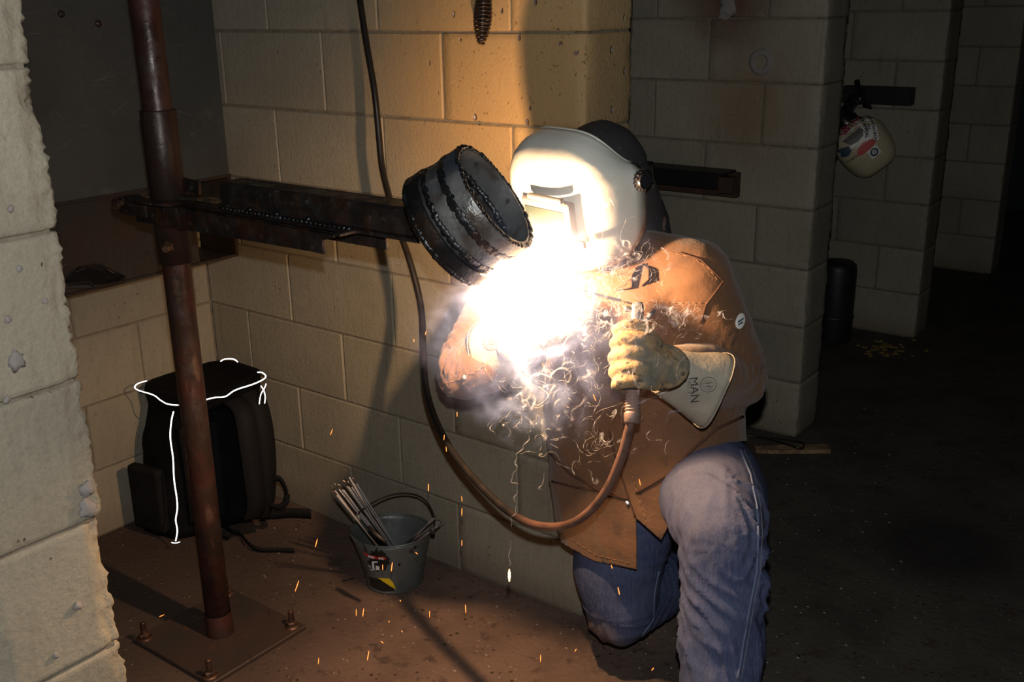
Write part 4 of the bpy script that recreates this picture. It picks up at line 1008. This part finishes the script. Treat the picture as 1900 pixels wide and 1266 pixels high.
# bail handle lying back across the rim
hl = [P(664, 962, 2.63), P(668, 950, 2.66), P(700, 929, 2.70), P(735, 917, 2.70), P(768, 918, 2.68), P(790, 930, 2.64), P(803, 952, 2.59), P(806, 972, 2.56), P(800, 985, 2.55)]
bm = bmesh.new(); tube(bm, catmull(hl, 6), .0024, 8); from_bm('bail_handle', bm, M['rustrod'], t)
for q in (P(802, 984, 2.55), P(664, 962, 2.63)):
    bm = bmesh.new(); ellipsoid(bm, q, (.009, .006, .011), u=12, v=8); from_bm('bail_ear', bm, M['zinc'], t)
def bdec(name, x, y, me, mat, off, label=None, rot=0):
    p_ = hit(x, y, 0, BB)
    if p_ is None: bpy.data.meshes.remove(me); return
    r_ = (CR * math.cos(rot) + CU * math.sin(rot)); u_ = (-CR * math.sin(rot) + CU * math.cos(rot)); decal(name, me, mat, BB, p_, r_, u_, off, t, label)
rag = [[(.028 * math.cos(2 * math.pi * k / 26) * (1 + .22 * math.sin(k * 2.3)), .030 * math.sin(2 * math.pi * k / 26) * (1 + .2 * math.sin(k * 3.7 + 1))) for k in range(26)]]
bdec('torn_sticker', 702, 1040, shape_mesh(rag), M['stblack'], .0010, 'torn round black sticker with red band')
bdec('red_band', 698, 1033, shape_mesh([[(-.034, .010), (-.018, .004), (-.002, .002), (.0, .0), (.016, .002), (.026, .0), (.026, -.006), (.012, -.006), (.0, -.006), (-.012, -.006), (-.030, .001)]]), M['stred'], .0022)
bdec('print', 690, 1033, text_mesh('BAD', .009, .0004), M['stwhite'], .0034, None, -.2)
bdec('print', 708, 1036, text_mesh('INC', .008, .0004), M['stwhite'], .0034, None, 0)
bdec('white_print', 694, 1052, shape_mesh([[(-.004, .012), (.002, .012), (.002, -.008), (-.003, -.008)], [(.006, .006), (.016, .004), (.016, -.007), (.006, -.007)], [(-.016, .004), (-.008, .0), (-.008, -.002), (-.013, 0)], [(-.010, -.006), (-.004, -.008), (-.004, -.011), (-.008, -.010)], [(-.004, .016), (.012, .018), (.012, .014), (-.004, .012)]]), M['stwhite'], .0022)
bdec('hazard_sticker', 709, 1087, shape_mesh([[(-.036, .022), (-.018, .020), (.016, .020), (.026, .008), (.033, -.014), (.0, -.017), (-.034, -.006)]]), M['stblack'], .0010, 'black and yellow warning sticker')
bdec('yellow_patch', 716, 1082, shape_mesh([[(-.020, .015), (.010, .015), (.019, .004), (.026, -.018)]]), M['yellow'], .0022)
bdec('yellow_patch', 684, 1092, shape_mesh([[(-.005, .006), (.008, -.006), (-.003, -.005)]]), M['yellow'], .0022)
for (x, y) in ((770, 1016), (741, 1048)):
    bdec('puncture', x, y, shape_mesh(disc_poly(.0035, 10, sy=1.4)), M['stblack'], .0008)
def rod(tip, bot, bare, label, group=None, r=.0020):
    tip = V(tip); bot = V(bot); d = (bot - tip).normalized()
    o = empty('welding_rod', bot, label, 'welding rod', group)
    bm = bmesh.new(); tube(bm, [tip, tip + d * bare], r * .62, 8); from_bm('bare_tip', bm, M['rodtip'], o)
    bm = bmesh.new(); tube(bm, [tip + d * bare, tip + d * (bare + .004), bot], [r * .7, r, r], 8); from_bm('flux_coat', bm, M['rod'], o)
lead = P(728, 1008, 2.49)
for i in range(8):
    tp = P(620 + i * 4.6 + (2 if i % 2 else 0), 897 - i * 2.0 + (i % 3) * 3, 2.63 + .006 * (i % 2)); th_ = P(708 + i * 3.0, 1003 + (i % 2) * 2, 2.485 + .004 * (i % 2)); dd_ = (th_ - tp); L = dd_.length
    F0 = PX(754 + i * 1.9, 1066 + (i % 3), 2, .014); x_, y_, _ = proj(tp); t_ = 2.62
    while (P(x_, y_, t_) - F0).length < .325 and t_ > 2.2: t_ -= .005
    tp = P(x_, y_, t_)
    rod(tp, F0, .022, 'one of the grey flux rods bunched side by side leaning left in the bucket', 'bunched rods leaning left in the bucket')
tp = P(640, 872, 2.64); th_ = P(694, 968, 2.56); rod(P(640, 872, 2.50), PX(748, 1062, 2, .014), .03, 'single rod standing highest, apart to the right of the leaning bunch')
for k, (x, y, lb) in enumerate(((615, 902, 'lowest rod on the left, just below the leaning bunch'), (618, 911, 'short rod lying against the left underside of the leaning bunch'))):
    tp = P(x, y, 2.60); th_ = P(686 + k * 4, 1000, 2.49); rod(P(x, y, 2.49), PX(744 + k * 4, 1072, 2, .014), .02, lb)
for i, (x, y) in enumerate(((812, 958), (818, 963), (822, 966), (817, 972), (808, 956))):
    tp = P(x, y, 2.55); th_ = P(765 + i * 2, 1002 + i, 2.50); rod(tp, PX(715 + i * 3, 1040 + i * 2, 2, .020), .02, 'one of the stub rods sticking out over the right rim of the bucket', 'stub rods at the right rim of the bucket', .0017)
bm = bmesh.new(); tube(bm, [P(684, 978, 2.50), P(695, 990, 2.49), P(716, 1006, 2.475)], [.005, .0065, .004], 10); tag(from_bm('steel_stub', bm, M['bracket']), 'dark steel stub lying across the rods at the near bucket rim', 'metal stub')
bm = bmesh.new(); tube(bm, [PX(636, 1078, 2, .004), PX(655, 1074, 2, .004)], .0022, 8); tag(from_bm('rod_stub', bm, M['bracket']), 'thin dark rod stub on the floor left of the bucket', 'metal stub')

# ------------------------------------------------------------------ backpack
bot = [V((-1.180, -.362, .0)), V((-1.100, -.130, .0)), V((-1.270, -.085, .0)), V((-1.352, -.392, .0))]
top = [V((-1.150, -.300, .418)), V((-1.148, -.022, .425)), V((-1.352, -.012, .425)), V((-1.374, -.285, .425))]
t = empty('backpack', V((-1.22, -.25, 0)), 'black tall backpack with bright reflective piping standing in the corner behind the pole', 'backpack')
def quadring(q, n=8, rnd=.18, bul=.0):
    out = []; c = sum(q, V()) / 4
    for i in range(4):
        a, b, d_ = q[i - 1], q[i], q[(i + 1) % 4]
        s0 = b + (a - b) * rnd; s1 = b + (d_ - b) * rnd
        for k in range(3): f = k / 2; out.append((s0 * (1 - f) + s1 * f) * .5 + (s0 * (1 - f) ** 2 + b * 2 * f * (1 - f) + s1 * f * f) * .5)
        nx = d_ + (b - d_) * rnd
        for k in range(1, n): f = k / n; p_ = s1 + (nx - s1) * f; out.append(p_ + (p_ - c).normalized() * bul * math.sin(math.pi * f))
    return out
bm = bmesh.new(); rr = []; nl = 16
for j in range(nl + 1):
    f = j / nl; q = [bot[i].lerp(top[i], f) for i in range(4)]; sc = 1 + .04 * math.sin(f * math.pi) - .05 * (1 - f) ** 6; c = sum(q, V()) / 4
    q = [c + (p_ - c) * sc for p_ in q]; ring_ = []
    for p_ in quadring(q, 8, .16, .018 * math.sin(math.pi * min(1, f * 1.05))):
        p_ = p_ + (p_ - c).normalized() * (.010 * noise.noise(p_ * 9) + .005 * noise.noise(p_ * 24)); p_.z = max(p_.z, .002); ring_.append(bm.verts.new(p_))
    rr.append(ring_)
for a, b in zip(rr, rr[1:]):
    n = len(a)
    for k in range(n): bm.faces.new((a[k], a[(k + 1) % n], b[(k + 1) % n], b[k]))
bm.faces.new(rr[0][::-1]); bm.faces.new(rr[-1])
from_bm('bag_body', bm, M['cloth'], t)
# lid with sagging centre
bm = bmesh.new(); rr = []; c = sum(top, V()) / 4
for j, (sc, dz) in enumerate(((1.05, -.045), (1.08, -.02), (1.09, .0), (1.07, .008), (.9, .012), (.6, .006), (.25, .0))):
    q = [c + (p_ - c) * sc + V((0, 0, dz)) for p_ in top]; rr.append([bm.verts.new(p_ + V((0, 0, .004 * noise.noise(p_ * 14)))) for p_ in quadring(q, 8, .16, .006 if sc > .9 else 0)])
for a, b in zip(rr, rr[1:]):
    n = len(a)
    for k in range(n): bm.faces.new((a[k], a[(k + 1) % n], b[(k + 1) % n], b[k]))
bm.faces.new(rr[0][::-1]); bm.faces.new(rr[-1]); lid = from_bm('lid', bm, M['cloth'], t)
# front pocket on the left face, back panel, shoulder straps on the right face
bm = bmesh.new(); box(bm, V((-1.268, -.378, .125)), (.12, .035, .20), ((bot[0] - bot[3]).normalized(), (bot[0] - bot[3]).normalized().cross(Z), Z), bev=.014, seg=3)
from_bm('front_pocket', bm, M['cloth2'], t)
rf = (bot[1] - bot[0]).normalized(); rn = rf.cross(Z).normalized()
if rn.dot(CAM - bot[0]) < 0: rn = -rn
bm = bmesh.new(); box(bm, bot[0].lerp(bot[1], .40) + rn * .008 + V((-.005, 0, .20)), (.11, .022, .30), (rf, rn, Z), bev=.009, seg=3); from_bm('back_panel', bm, M['cloth2'], t)
def strap(name, pts, w, th_, side, mat=M['web']):
    bm = bmesh.new(); ribbon(bm, catmull(pts, 6), w, th_, side); o = from_bm(name, bm, mat, t); return o
strap('shoulder_strap', [P(462, 728, 2.90), P(478, 752, 2.88), P(489, 800, 2.88), P(494, 860, 2.90), P(492, 925, 2.93), P(482, 962, 2.95)], .055, .010, rf)
strap('shoulder_strap', [P(432, 742, 2.86), P(452, 765, 2.83), P(462, 820, 2.83), P(470, 880, 2.86), P(476, 935, 2.90), P(468, 962, 2.93)], .055, .010, rf)
strap('webbing_loop', [P(496, 905, 2.93), P(505, 890, 2.92), P(520, 890, 2.91), P(531, 912, 2.91), P(530, 932, 2.92), P(518, 941, 2.93), P(500, 938, 2.94)], .018, .002, (0, 0, 1))
strap('loose_strap', [PX(486, 958, 2, .012), PX(510, 955, 2, .016), PX(540, 952, 2, .022), PX(577, 954, 2, .02)], .032, .002, (0, 0, 1))
strap('loose_strap', [PX(410, 972, 2, .01), PX(428, 985, 2, .02), PX(446, 992, 2, .015), PX(462, 1010, 2, .02), PX(482, 1020, 2, .012), PX(512, 1021, 2, .008), PX(546, 1022, 2, .008)], .014, .0025, (0, 0, 1))
strap('buckle_strap', [PX(385, 985, 2, .03), PX(402, 990, 2, .02), PX(425, 995, 2, .02)], .02, .006, (0, 0, 1))
def pip(pts, r=.0017):
    bm = bmesh.new(); tube(bm, catmull([P(*q) for q in pts], 6), r, 8); from_bm('reflective_piping', bm, M['retro'], t)
pip([(272, 707, 3.02), (256, 712, 3.00), (250, 719, 2.985), (258, 725, 2.975), (284, 733, 2.945), (298, 743, 2.92), (311, 750, 2.905), (330, 752, 2.89), (350, 751, 2.88), (382, 742, 2.86), (398, 738, 2.862), (418, 736, 2.87), (437, 724, 2.885), (470, 713, 2.90), (489, 704, 2.915), (493, 698, 2.925), (487, 692, 2.94), (478, 691, 2.95)])
pip([(409, 671, 3.10), (416, 667, 3.10), (428, 666, 3.09), (436, 668, 3.085), (441, 672, 3.08)])
pip([(322, 764, 2.89), (318, 782, 2.895), (316, 812, 2.90), (321, 850, 2.91), (323, 890, 2.92), (328, 925, 2.93), (329, 945, 2.935), (326, 965, 2.94), (329, 985, 2.95), (326, 1004, 2.955)], .0019)
pip([(494, 712, 2.86), (490, 722, 2.86), (484, 732, 2.86), (481, 750, 2.86)], .0013); pip([(484, 716, 2.86), (489, 724, 2.858), (492, 736, 2.86), (491, 749, 2.86)], .0013)
pip([(318, 1007, 2.955), (326, 1008, 2.955), (334, 1006, 2.955)], .0013)

# ------------------------------------------------------------------ steel bracket on the middle partition
YW = 1.384
t = empty('wall_bracket', V((-.45, YW, .88)), 'black steel shelf bracket bolted to the partition behind the hood', 'bracket')
bm = bmesh.new(); box(bm, V((-.46, YW - .055, .925)), (.33, .105, .008), bev=.001); from_bm('top_plate', bm, M['bracket'], t, False)
bm = bmesh.new(); box(bm, V((-.475, YW - .106, .900)), (.33, .007, .052), bev=.001); from_bm('front_web', bm, M['bracket'], t, False)
bm = bmesh.new(); box(bm, V((-.46, YW - .020, .880)), (.37, .030, .085), bev=.002); from_bm('wall_bar', bm, M['bracketr'], t, False)
bm = bmesh.new(); box(bm, V((-.295, YW - .050, .885)), (.045, .06, .055), bev=.002); from_bm('end_block', bm, M['bracketr'], t, False)
bm = bmesh.new(); box(bm, V((-.66, YW - .06, .915)), (.10, .09, .04), bev=.002); from_bm('inner_block', bm, M['bracket'], t, False)
YF = 2.76
t = empty('wall_bracket', V((-.28, YF, 1.08)), 'black bracket on the far partition that carries the stickered hood', 'bracket')
bm = bmesh.new(); box(bm, V((-.28, YF - .03, 1.075)), (.30, .05, .075), bev=.003); from_bm('wall_bar', bm, M['bracket'], t, False)
bm = bmesh.new(); tube(bm, [V((-.34, YF - .05, 1.09)), V((-.34, YF - .12, 1.11)), V((-.34, YF - .14, 1.14))], .012, 10); from_bm('peg', bm, M['bracket'], t, False)

# ------------------------------------------------------------------ second hood with stickers
hc2 = PX(1600, 268, 1, 2.60); f2 = (-CF * .93 - CR * .25 - V((0, 0, .25))).normalized(); up0 = (CU * math.cos(math.radians(37)) - CR * math.sin(math.radians(37)))
hc2 = hc2 - f2 * .12
# hood() builds an open shell; here it is a thing of its own
t = empty('hanging_hood', hc2, 'cream welding hood covered in stickers hanging on the far partition', 'welding hood')
ho, F2, U2, S2, pt2 = hood('hood_shell', hc2, f2, up0, M['hood2'], t, .93)
HB2 = bvh_of([ho])
def hdec(name, x, y, me, mat, off, rot, label=None, par=None):
    p_ = hit(x, y, 0, HB2)
    if p_ is None: bpy.data.meshes.remove(me); return
    a = math.radians(rot); decal(name, me, mat, HB2, p_, CR * math.cos(a) + CU * math.sin(a), -CR * math.sin(a) + CU * math.cos(a), off + .0018, par or t, label)
hdec('sticker', 1586, 250, shape_mesh([[(-.085, -.035), (.075, -.045), (.085, .03), (-.06, .055)]]), M['stwhite'], .001, 42, 'white paper sticker')
hdec('lens', 1584, 254, shape_mesh([[(-.042, .012), (.040, .016), (.046, .0), (.03, -.020), (.0, -.028), (-.03, -.022)]]), M['lensframe'], .0022, 37)
hdec('print', 1577, 233, text_mesh('GSTKA', .036, .0012), M['stpink'], .0022, 50 + 180 - 180)
hdec('round_sticker', 1588, 217, shape_mesh(disc_poly(.017)), M['stblue'], .0022, 0)
hdec('sticker', 1614, 236, shape_mesh([[(-.062, -.026), (.062, -.026), (.062, .028), (-.062, .028)]]), M['stwhite'], .001, -80, 'white lettered sticker')
hdec('print', 1620, 236, text_mesh('AMERICAN IRON', .0155, .0005), M['stblack'], .0024, -80)
hdec('print', 1612, 236, text_mesh('HAS', .0130, .0005), M['stblack'], .0024, -80)
hdec('print', 1605, 235, text_mesh('SEX APPEAL', .0185, .0007), M['stblack'], .0024, -80)
hdec('red_sticker', 1606, 273, shape_mesh([[(-.042, -.014), (-.026, -.022), (.02, -.016), (.042, -.004), (.04, .016), (.0, .022), (-.03, .010)]]), M['stred'], .001, 32)
hdec('sticker', 1622, 282, shape_mesh([[(-.022, -.020), (.022, -.020), (.022, .020), (-.022, .020)]]), M['stwhite'], .001, 42, 'square sticker with round emblem')
hdec('emblem', 1622, 282, shape_mesh(ring_poly(.009, .017, 20) + [[(-.005, -.004), (.001, -.005), (.002, .001), (-.003, .0)], [(.0, .001), (.006, .0), (.004, .006), (.0, .005)]]), M['stblue'], .0024, 42)
hdec('print', 1568, 281, shape_mesh([[(-.02, -.02), (.012, -.022), (.024, -.004), (.014, .018), (-.02, .016)]]), M['stblue'], .0024, 10)
hdec('print', 1583, 294, text_mesh('PAPA', .016, .0003), M['inkg'], .0024, 36)
bm = bmesh.new(); tube(bm, [hc2 + U2 * .05 - F2 * .02, hc2 + U2 * .12 - F2 * .02, hc2 + U2 * .16 + F2 * .01], [.06, .055, .03], 18, dome=True); from_bm('headgear', bm, M['black'], t)
bm = bmesh.new(); hb = [P(1572, 205, 4.50), P(1580, 190, 4.47), P(1592, 182, 4.45), P(1604, 186, 4.45), P(1610, 200, 4.47)]; ribbon(bm, catmull(hb, 5), .05, .004, U2); from_bm('headgear_strap', bm, M['black'], t)

# ------------------------------------------------------------------ drum, wood, cord, litter
c = PX(1545, 640, 2, 0) + V((-.03, .08, 0))
t = empty('steel_drum', c, 'black cylinder standing on the floor at the foot of the far partition', 'cylinder')
bm = bmesh.new(); lathe(bm, [(0, .004), (.078, .004), (.08, .012), (.08, .33), (.076, .352), (.06, .366), (0, .372)], c, None, 36); from_bm('shell', bm, M['drum'], t)
bm = bmesh.new(); lathe(bm, [(.081, .11), (.084, .115), (.081, .12)], c, None, 36); from_bm('hoop', bm, M['drum'], t)
a = PX(1402, 834, 2, .01); b = PX(1538, 832, 2, .01); bm = bmesh.new(); N = 16; pr_ = []
d = (b - a).normalized(); s_ = V((-d.y, d.x, 0))
for k in range(N + 1):
    f = k / N; w = .014 + .010 * min(1, f * 3) + .003 * noise.noise(V((f * 7, 1, 2))); m_ = a.lerp(b, f)
    r_ = [bm.verts.new(m_ + s_ * w + V((0, 0, -.0085))), bm.verts.new(m_ - s_ * w + V((0, 0, -.0085))), bm.verts.new(m_ - s_ * w * .9 + V((0, 0, .004 + .002 * noise.noise(V((f * 9, 5, 2)))))), bm.verts.new(m_ + s_ * w * .8 + V((0, 0, .007)))]
    if pr_:
        for q in range(4): bm.faces.new((pr_[q], pr_[(q + 1) % 4], r_[(q + 1) % 4], r_[q]))
    else: bm.faces.new(r_)
    pr_ = r_
bm.faces.new(pr_[::-1]); tag(from_bm('wood_strip', bm, M['wood'], None, False), 'split pale wood strip on the floor beside the middle partition', 'wood')
bm = bmesh.new(); tube(bm, catmull([PX(1380, 808, 2, .006), PX(1412, 812, 2, .006), PX(1444, 820, 2, .010), PX(1470, 828, 2, .028), PX(1488, 832, 2, .026), PX(1491, 826, 2, .02), PX(1484, 820, 2, .012), PX(1430, 812, 2, .006)], 6), .004, 8)
tag(from_bm('black_cord', bm, M['wire']), 'thin black cord looping over the wood strip', 'cord')
bm = bmesh.new()
for k in range(40):
    q = PX(random.gauss(1640, 26), random.gauss(648, 7), 2, .004); ellipsoid(bm, q, (random.uniform(.006, .022), random.uniform(.005, .014), .004), u=7, v=5)
tag(from_bm('yellow_scraps', bm, mk('yellow_scrap', (.22, .14, .04), .8), None, False), 'scatter of dull yellow scraps at the foot of the far partition', 'litter', kind='stuff')
bm = bmesh.new()
for k in range(260):
    x = random.uniform(420, 1700); y = random.uniform(640, 1260)
    q = PX(x, y, 2, .001)
    if q.y > -.02 and q.x < .02 or q.x < -1.1: continue
    ellipsoid(bm, q, (random.uniform(.001, .0045), random.uniform(.001, .003), .0012), u=6, v=4)
tag(from_bm('floor_grit', bm, mk('grit', (.32, .28, .26), .6), None, False), 'loose slag grit scattered over the concrete floor', 'grit', kind='stuff')

# ------------------------------------------------------------------ sparks
SP = [(615, 802, 11, 4, 2.5, 'high above the bucket rods before the block wall'), (587, 1008, 15, 4, 2.4, 'left of the bucket, level with its rim'), (551, 1088, 20, 7, 2.3, 'long and bright, left of and below the bucket'),
 (300, 1143, 4, 9, 2.3, 'in the dark pole shadow near the base plate'), (661, 1137, 13, 0, 2.3, 'left one of a close pair below the bucket'), (674, 1137, 15, 2, 2.3, 'right one of a close pair below the bucket'),
 (795, 905, 14, 0, 2.3, 'just above the bucket handle'), (857, 926, 10, -1, 2.2, 'top of the column of sparks right of the bucket'), (857, 950, 14, 0, 2.2, 'second of the column right of the bucket'), (857, 1008, 11, 0, 2.2, 'lowest of the column right of the bucket'),
 (710, 1053, 10, 0, 2.3, 'short, in front of the bucket sticker'), (727, 1052, 17, 2, 2.3, 'long, beside the bucket sticker'), (773, 1027, 4, -4, 2.3, 'tiny, under the right bucket rim'), (743, 1115, 3, -2, 2.3, 'tiny, at the foot of the bucket'),
 (722, 1154, 3, 2, 2.3, 'tiny, on its own under the bucket foot'), (746, 1172, 3, -2, 2.3, 'tiny, farther below the bucket foot'), (709, 1192, 4, -5, 2.3, 'tiny slanted one near the bottom left of centre'), (683, 1217, 18, 3, 2.25, 'long, low on the red floor left of centre'),
 (591, 1227, 12, 1, 2.25, 'faint, lowest on the left floor'), (864, 1130, 15, -1, 2.2, 'below the big glowing drop to its left'), (797, 1140, 12, 0, 2.25, 'over the shadow edge right of the bucket foot'), (1003, 1222, 13, 0, 2.1, 'low on the floor left of the kneeling knee'),
 (1068, 1207, 5, 3, 2.1, 'small, just left of the kneeling knee'), (1211, 1242, 5, 4, 2.0, 'small, between the two legs at the frame bottom'), (848, 769, 9, 0, 2.0, 'under the right elbow'), (824, 812, 10, 1, 2.1, 'upper of two beside the hanging cable'),
 (828, 834, 9, -1, 2.1, 'lower of two beside the hanging cable'), (768, 632, 6, -1, 2.1, 'left of the right sleeve'), (790, 618, 7, 2, 2.1, 'nearest the right upper sleeve'), (1103, 738, 12, -5, 1.72, 'before the chest left of the ribbed handle'),
 (1187, 895, 12, -3, 1.75, 'in front of the jacket below the cable'), (1148, 1097, 14, -3, 1.9, 'in front of the kneeling thigh'), (1135, 1052, 7, -2, 1.85, 'at the jacket hem'), (1008, 680, 11, -4, 1.72, 'in the smoke below the right glove'),
 (852, 655, 10, 1, 1.9, 'in front of the right forearm sleeve'), (867, 640, 9, 0, 1.86, 'at the edge of the right cuff'), (885, 570, 8, 1, 1.9, 'in front of the right upper sleeve')]
for i, (x, y, L, dx, tt, lb) in enumerate(SP):
    a = P(x - dx / 2 * -1, y - L / 2, tt); b = P(x - dx / 2, y + L / 2, tt); m_ = (a + b) / 2
    r_ = .0008 if L < 14 else .0010
    bm = bmesh.new(); tube(bm, [a, a.lerp(b, .3), a.lerp(b, .7), b], [r_ * .5, r_, r_, r_ * .5], 6)
    tag(from_bm('spark', bm, M['spark']), 'orange hot spark ' + lb, 'spark')
a = P(945, 1057, 1.95); b = P(945, 1079, 1.95); bm = bmesh.new(); tube(bm, [a, a.lerp(b, .25), a.lerp(b, .6), b], [.0008, .0022, .0025, .0010], 10, dome=True)
tag(from_bm('molten_drop', bm, M['sparkw']), 'large white-hot falling metal drop left of the kneeling knee', 'spark')
dl = bpy.data.lights.new('drop_glow', 'POINT'); dl.energy = .02; dl.color = (1, .45, .12); dl.shadow_soft_size = .006; do = bpy.data.objects.new('drop_glow', dl); COL.objects.link(do); do.location = P(945, 1068, 1.93)

# ------------------------------------------------------------------ smoke
def wisp_mat(name, col, alpha):
    m = bpy.data.materials.new(name); m.use_nodes = True; nt = m.node_tree; nt.nodes.clear()
    d = nd(nt, 'ShaderNodeBsdfDiffuse'); d.inputs[0].default_value = (*col, 1); tr = nd(nt, 'ShaderNodeBsdfTranslucent'); tr.inputs[0].default_value = (*col, 1)
    a = nd(nt, 'ShaderNodeMixShader'); a.inputs[0].default_value = .5; nt.links.new(d.outputs[0], a.inputs[1]); nt.links.new(tr.outputs[0], a.inputs[2])
    tp = nd(nt, 'ShaderNodeBsdfTransparent'); b = nd(nt, 'ShaderNodeMixShader')
    n = noi(nt, coords(nt, True), 45, 2); f = math_(nt, 'MULTIPLY', ramp(nt, n, .35, .7), alpha); nt.links.new(f, b.inputs[0])
    nt.links.new(tp.outputs[0], b.inputs[1]); nt.links.new(a.outputs[0], b.inputs[2])
    o = nd(nt, 'ShaderNodeOutputMaterial'); nt.links.new(b.outputs[0], o.inputs[0]); return m
M['wisp'] = wisp_mat('smoke_filament', (.80, .80, .85), .42)
M['veil'] = wisp_mat('smoke_veil', (.70, .72, .90), .10)
def curl(p, s, k):
    f = lambda q: V((noise.noise(q * s + V((k, 0, 0))), noise.noise(q * s + V((0, k + 31, 0))), noise.noise(q * s + V((0, 0, k + 77)))))
    e_ = .01; dx = (f(p + V((e_, 0, 0))) - f(p - V((e_, 0, 0)))) / (2 * e_); dy = (f(p + V((0, e_, 0))) - f(p - V((0, e_, 0)))) / (2 * e_); dz = (f(p + V((0, 0, e_))) - f(p - V((0, 0, e_)))) / (2 * e_)
    return V((dy.z - dz.y, dz.x - dx.z, dx.y - dy.x))
rng = random.Random(11)
bmw = bmesh.new(); bmv = bmesh.new()
regions = [((1075, 560, 1.76), (50, 45, .06), 190, 60), ((1150, 600, 1.74), (60, 30, .05), 90, 60), ((1255, 597, 1.78), (34, 16, .03), 70, 60), ((1040, 680, 1.74), (50, 60, .06), 60, 52), ((1170, 490, 1.80), (50, 18, .04), 60, 36), ((990, 770, 1.78), (35, 45, .05), 34, 36), ((1130, 820, 1.78), (80, 50, .04), 40, 36), ((1190, 720, 1.72), (45, 40, .03), 18, 40)]
for (cx, cy, ct), (sx, sy, st), n_, sc in regions:
    for i in range(n_):
        p = P(cx + rng.gauss(0, sx * .8), cy + rng.gauss(0, sy * .8), ct + rng.gauss(0, st * .5)); pts = [p.copy()]
        k = 3.3
        for j in range(rng.randint(16, 48)):
            v = curl(p, sc, k); 
            if v.length < 1e-6: break
            p = p + v.normalized() * .0017 + V((rng.gauss(0, .0003), rng.gauss(0, .0003), .0004)); pts.append(p.copy())
        r0 = rng.choice((.00016, .0002, .00026, .0004)); m_ = len(pts)
        if m_ < 6: continue
        tube(bmw, pts, [r0 * (.15 + math.sin(math.pi * q / (m_ - 1)) * (1 + .6 * math.sin(q * .7))) for q in range(m_)], 4, cap=False)
        if i % 4 == 0:
            side = V((rng.gauss(0, 1), rng.gauss(0, 1), rng.gauss(0, 1))).normalized(); ribbon(bmv, pts, rng.uniform(.004, .010), .0001, side)
# long trail rising from the falling drop
tr = [(945, 1050), (946, 1020), (952, 990), (948, 965), (958, 948), (955, 925), (962, 900), (948, 893), (958, 870), (957, 850), (970, 830), (982, 812), (985, 790), (1000, 770)]
pts = catmull([P(x, y, 1.92 - .008 * i) for i, (x, y) in enumerate(tr)], 8)
pts = [p_ + CR * .0018 * math.sin(i * .9) + CR * .0012 * noise.noise(p_ * 160) for i, p_ in enumerate(pts)]
tube(bmw, pts, [.0004 + .0004 * abs(math.sin(i * .35)) for i in range(len(pts))], 5, cap=False)
for base in ((1010, 640), (1045, 640), (975, 745), (1015, 735)):
    x, y = base; q = [P(x, y, 1.73), P(x + 12, y - 22, 1.73), P(x + 6, y - 40, 1.73), P(x + 26, y - 52, 1.73), P(x + 44, y - 44, 1.73), P(x + 40, y - 26, 1.73)]
    pts = catmull(q, 7); pts = [p_ + CR * .003 * noise.noise(p_ * 70) + CU * .003 * noise.noise(p_ * 60 + V((5, 5, 5))) for p_ in pts]
    tube(bmw, pts, [.0006 + .0011 * abs(math.sin(i * .33 + x)) for i in range(len(pts))], 6, cap=False)
tag(from_bm('smoke_filaments', bmw, M['wisp']), 'curling bright filaments of smoke below and beside the arc', 'smoke', kind='stuff')
tag(from_bm('smoke_veils', bmv, M['veil']), 'thin folded veils of smoke among the filaments', 'smoke', kind='stuff')
# hazy volume of fume
def fume_material():
    m = bpy.data.materials.new('welding_fume'); m.use_nodes = True; nt = m.node_tree; nt.nodes.clear()
    pos = coords(nt, True); o = nd(nt, 'ShaderNodeOutputMaterial'); sc = nd(nt, 'ShaderNodeVolumeScatter'); sc.inputs['Color'].default_value = (.78, .84, .95, 1); sb = nd(nt, 'ShaderNodeVolumeScatter'); sb.inputs['Color'].default_value = (.34, .46, .98, 1); ad = nd(nt, 'ShaderNodeAddShader')
    def gb(c, r0, r1): 
        d = nd(nt, 'ShaderNodeVectorMath', operation='DISTANCE'); nt.links.new(pos, d.inputs[0]); d.inputs[1].default_value = c; return ramp(nt, d.outputs['Value'], r0, r1, inv=True)
    w = nd(nt, 'ShaderNodeTexNoise'); w.inputs['Scale'].default_value = 12; w.inputs['Detail'].default_value = 5; w.inputs['Roughness'].default_value = .62; w.inputs['Distortion'].default_value = 1.6; nt.links.new(pos, w.inputs['Vector'])
    fil = ramp(nt, w.outputs[0], .48, .70)
    core = math_(nt, 'MULTIPLY', gb(P(988, 497, 1.79), .02, .165), FUME_CORE)
    soft = math_(nt, 'MULTIPLY', gb(P(1000, 560, 1.78), .05, .26), math_(nt, 'ADD', math_(nt, 'MULTIPLY', fil, FUME_SOFT), FUME_SOFT * .05))
    low = math_(nt, 'MULTIPLY', gb(P(1000, 730, 1.78), .02, .13), math_(nt, 'MULTIPLY', fil, FUME_LOW))
    nt.links.new(core, sc.inputs['Density']); nt.links.new(math_(nt, 'ADD', soft, low), sb.inputs['Density']); nt.links.new(sc.outputs[0], ad.inputs[0]); nt.links.new(sb.outputs[0], ad.inputs[1]); nt.links.new(ad.outputs[0], o.inputs['Volume']); return m
FUME_CORE = 1.3; FUME_SOFT = 4.0; FUME_LOW = 12.0
bm = bmesh.new(); ellipsoid(bm, P(1005, 600, 1.80), (.24, .25, .29), u=24, v=16)
tag(from_bm('smoke_cloud', bm, fume_material()), 'glowing white to bluish smoke cloud around the arc', 'smoke', kind='stuff')
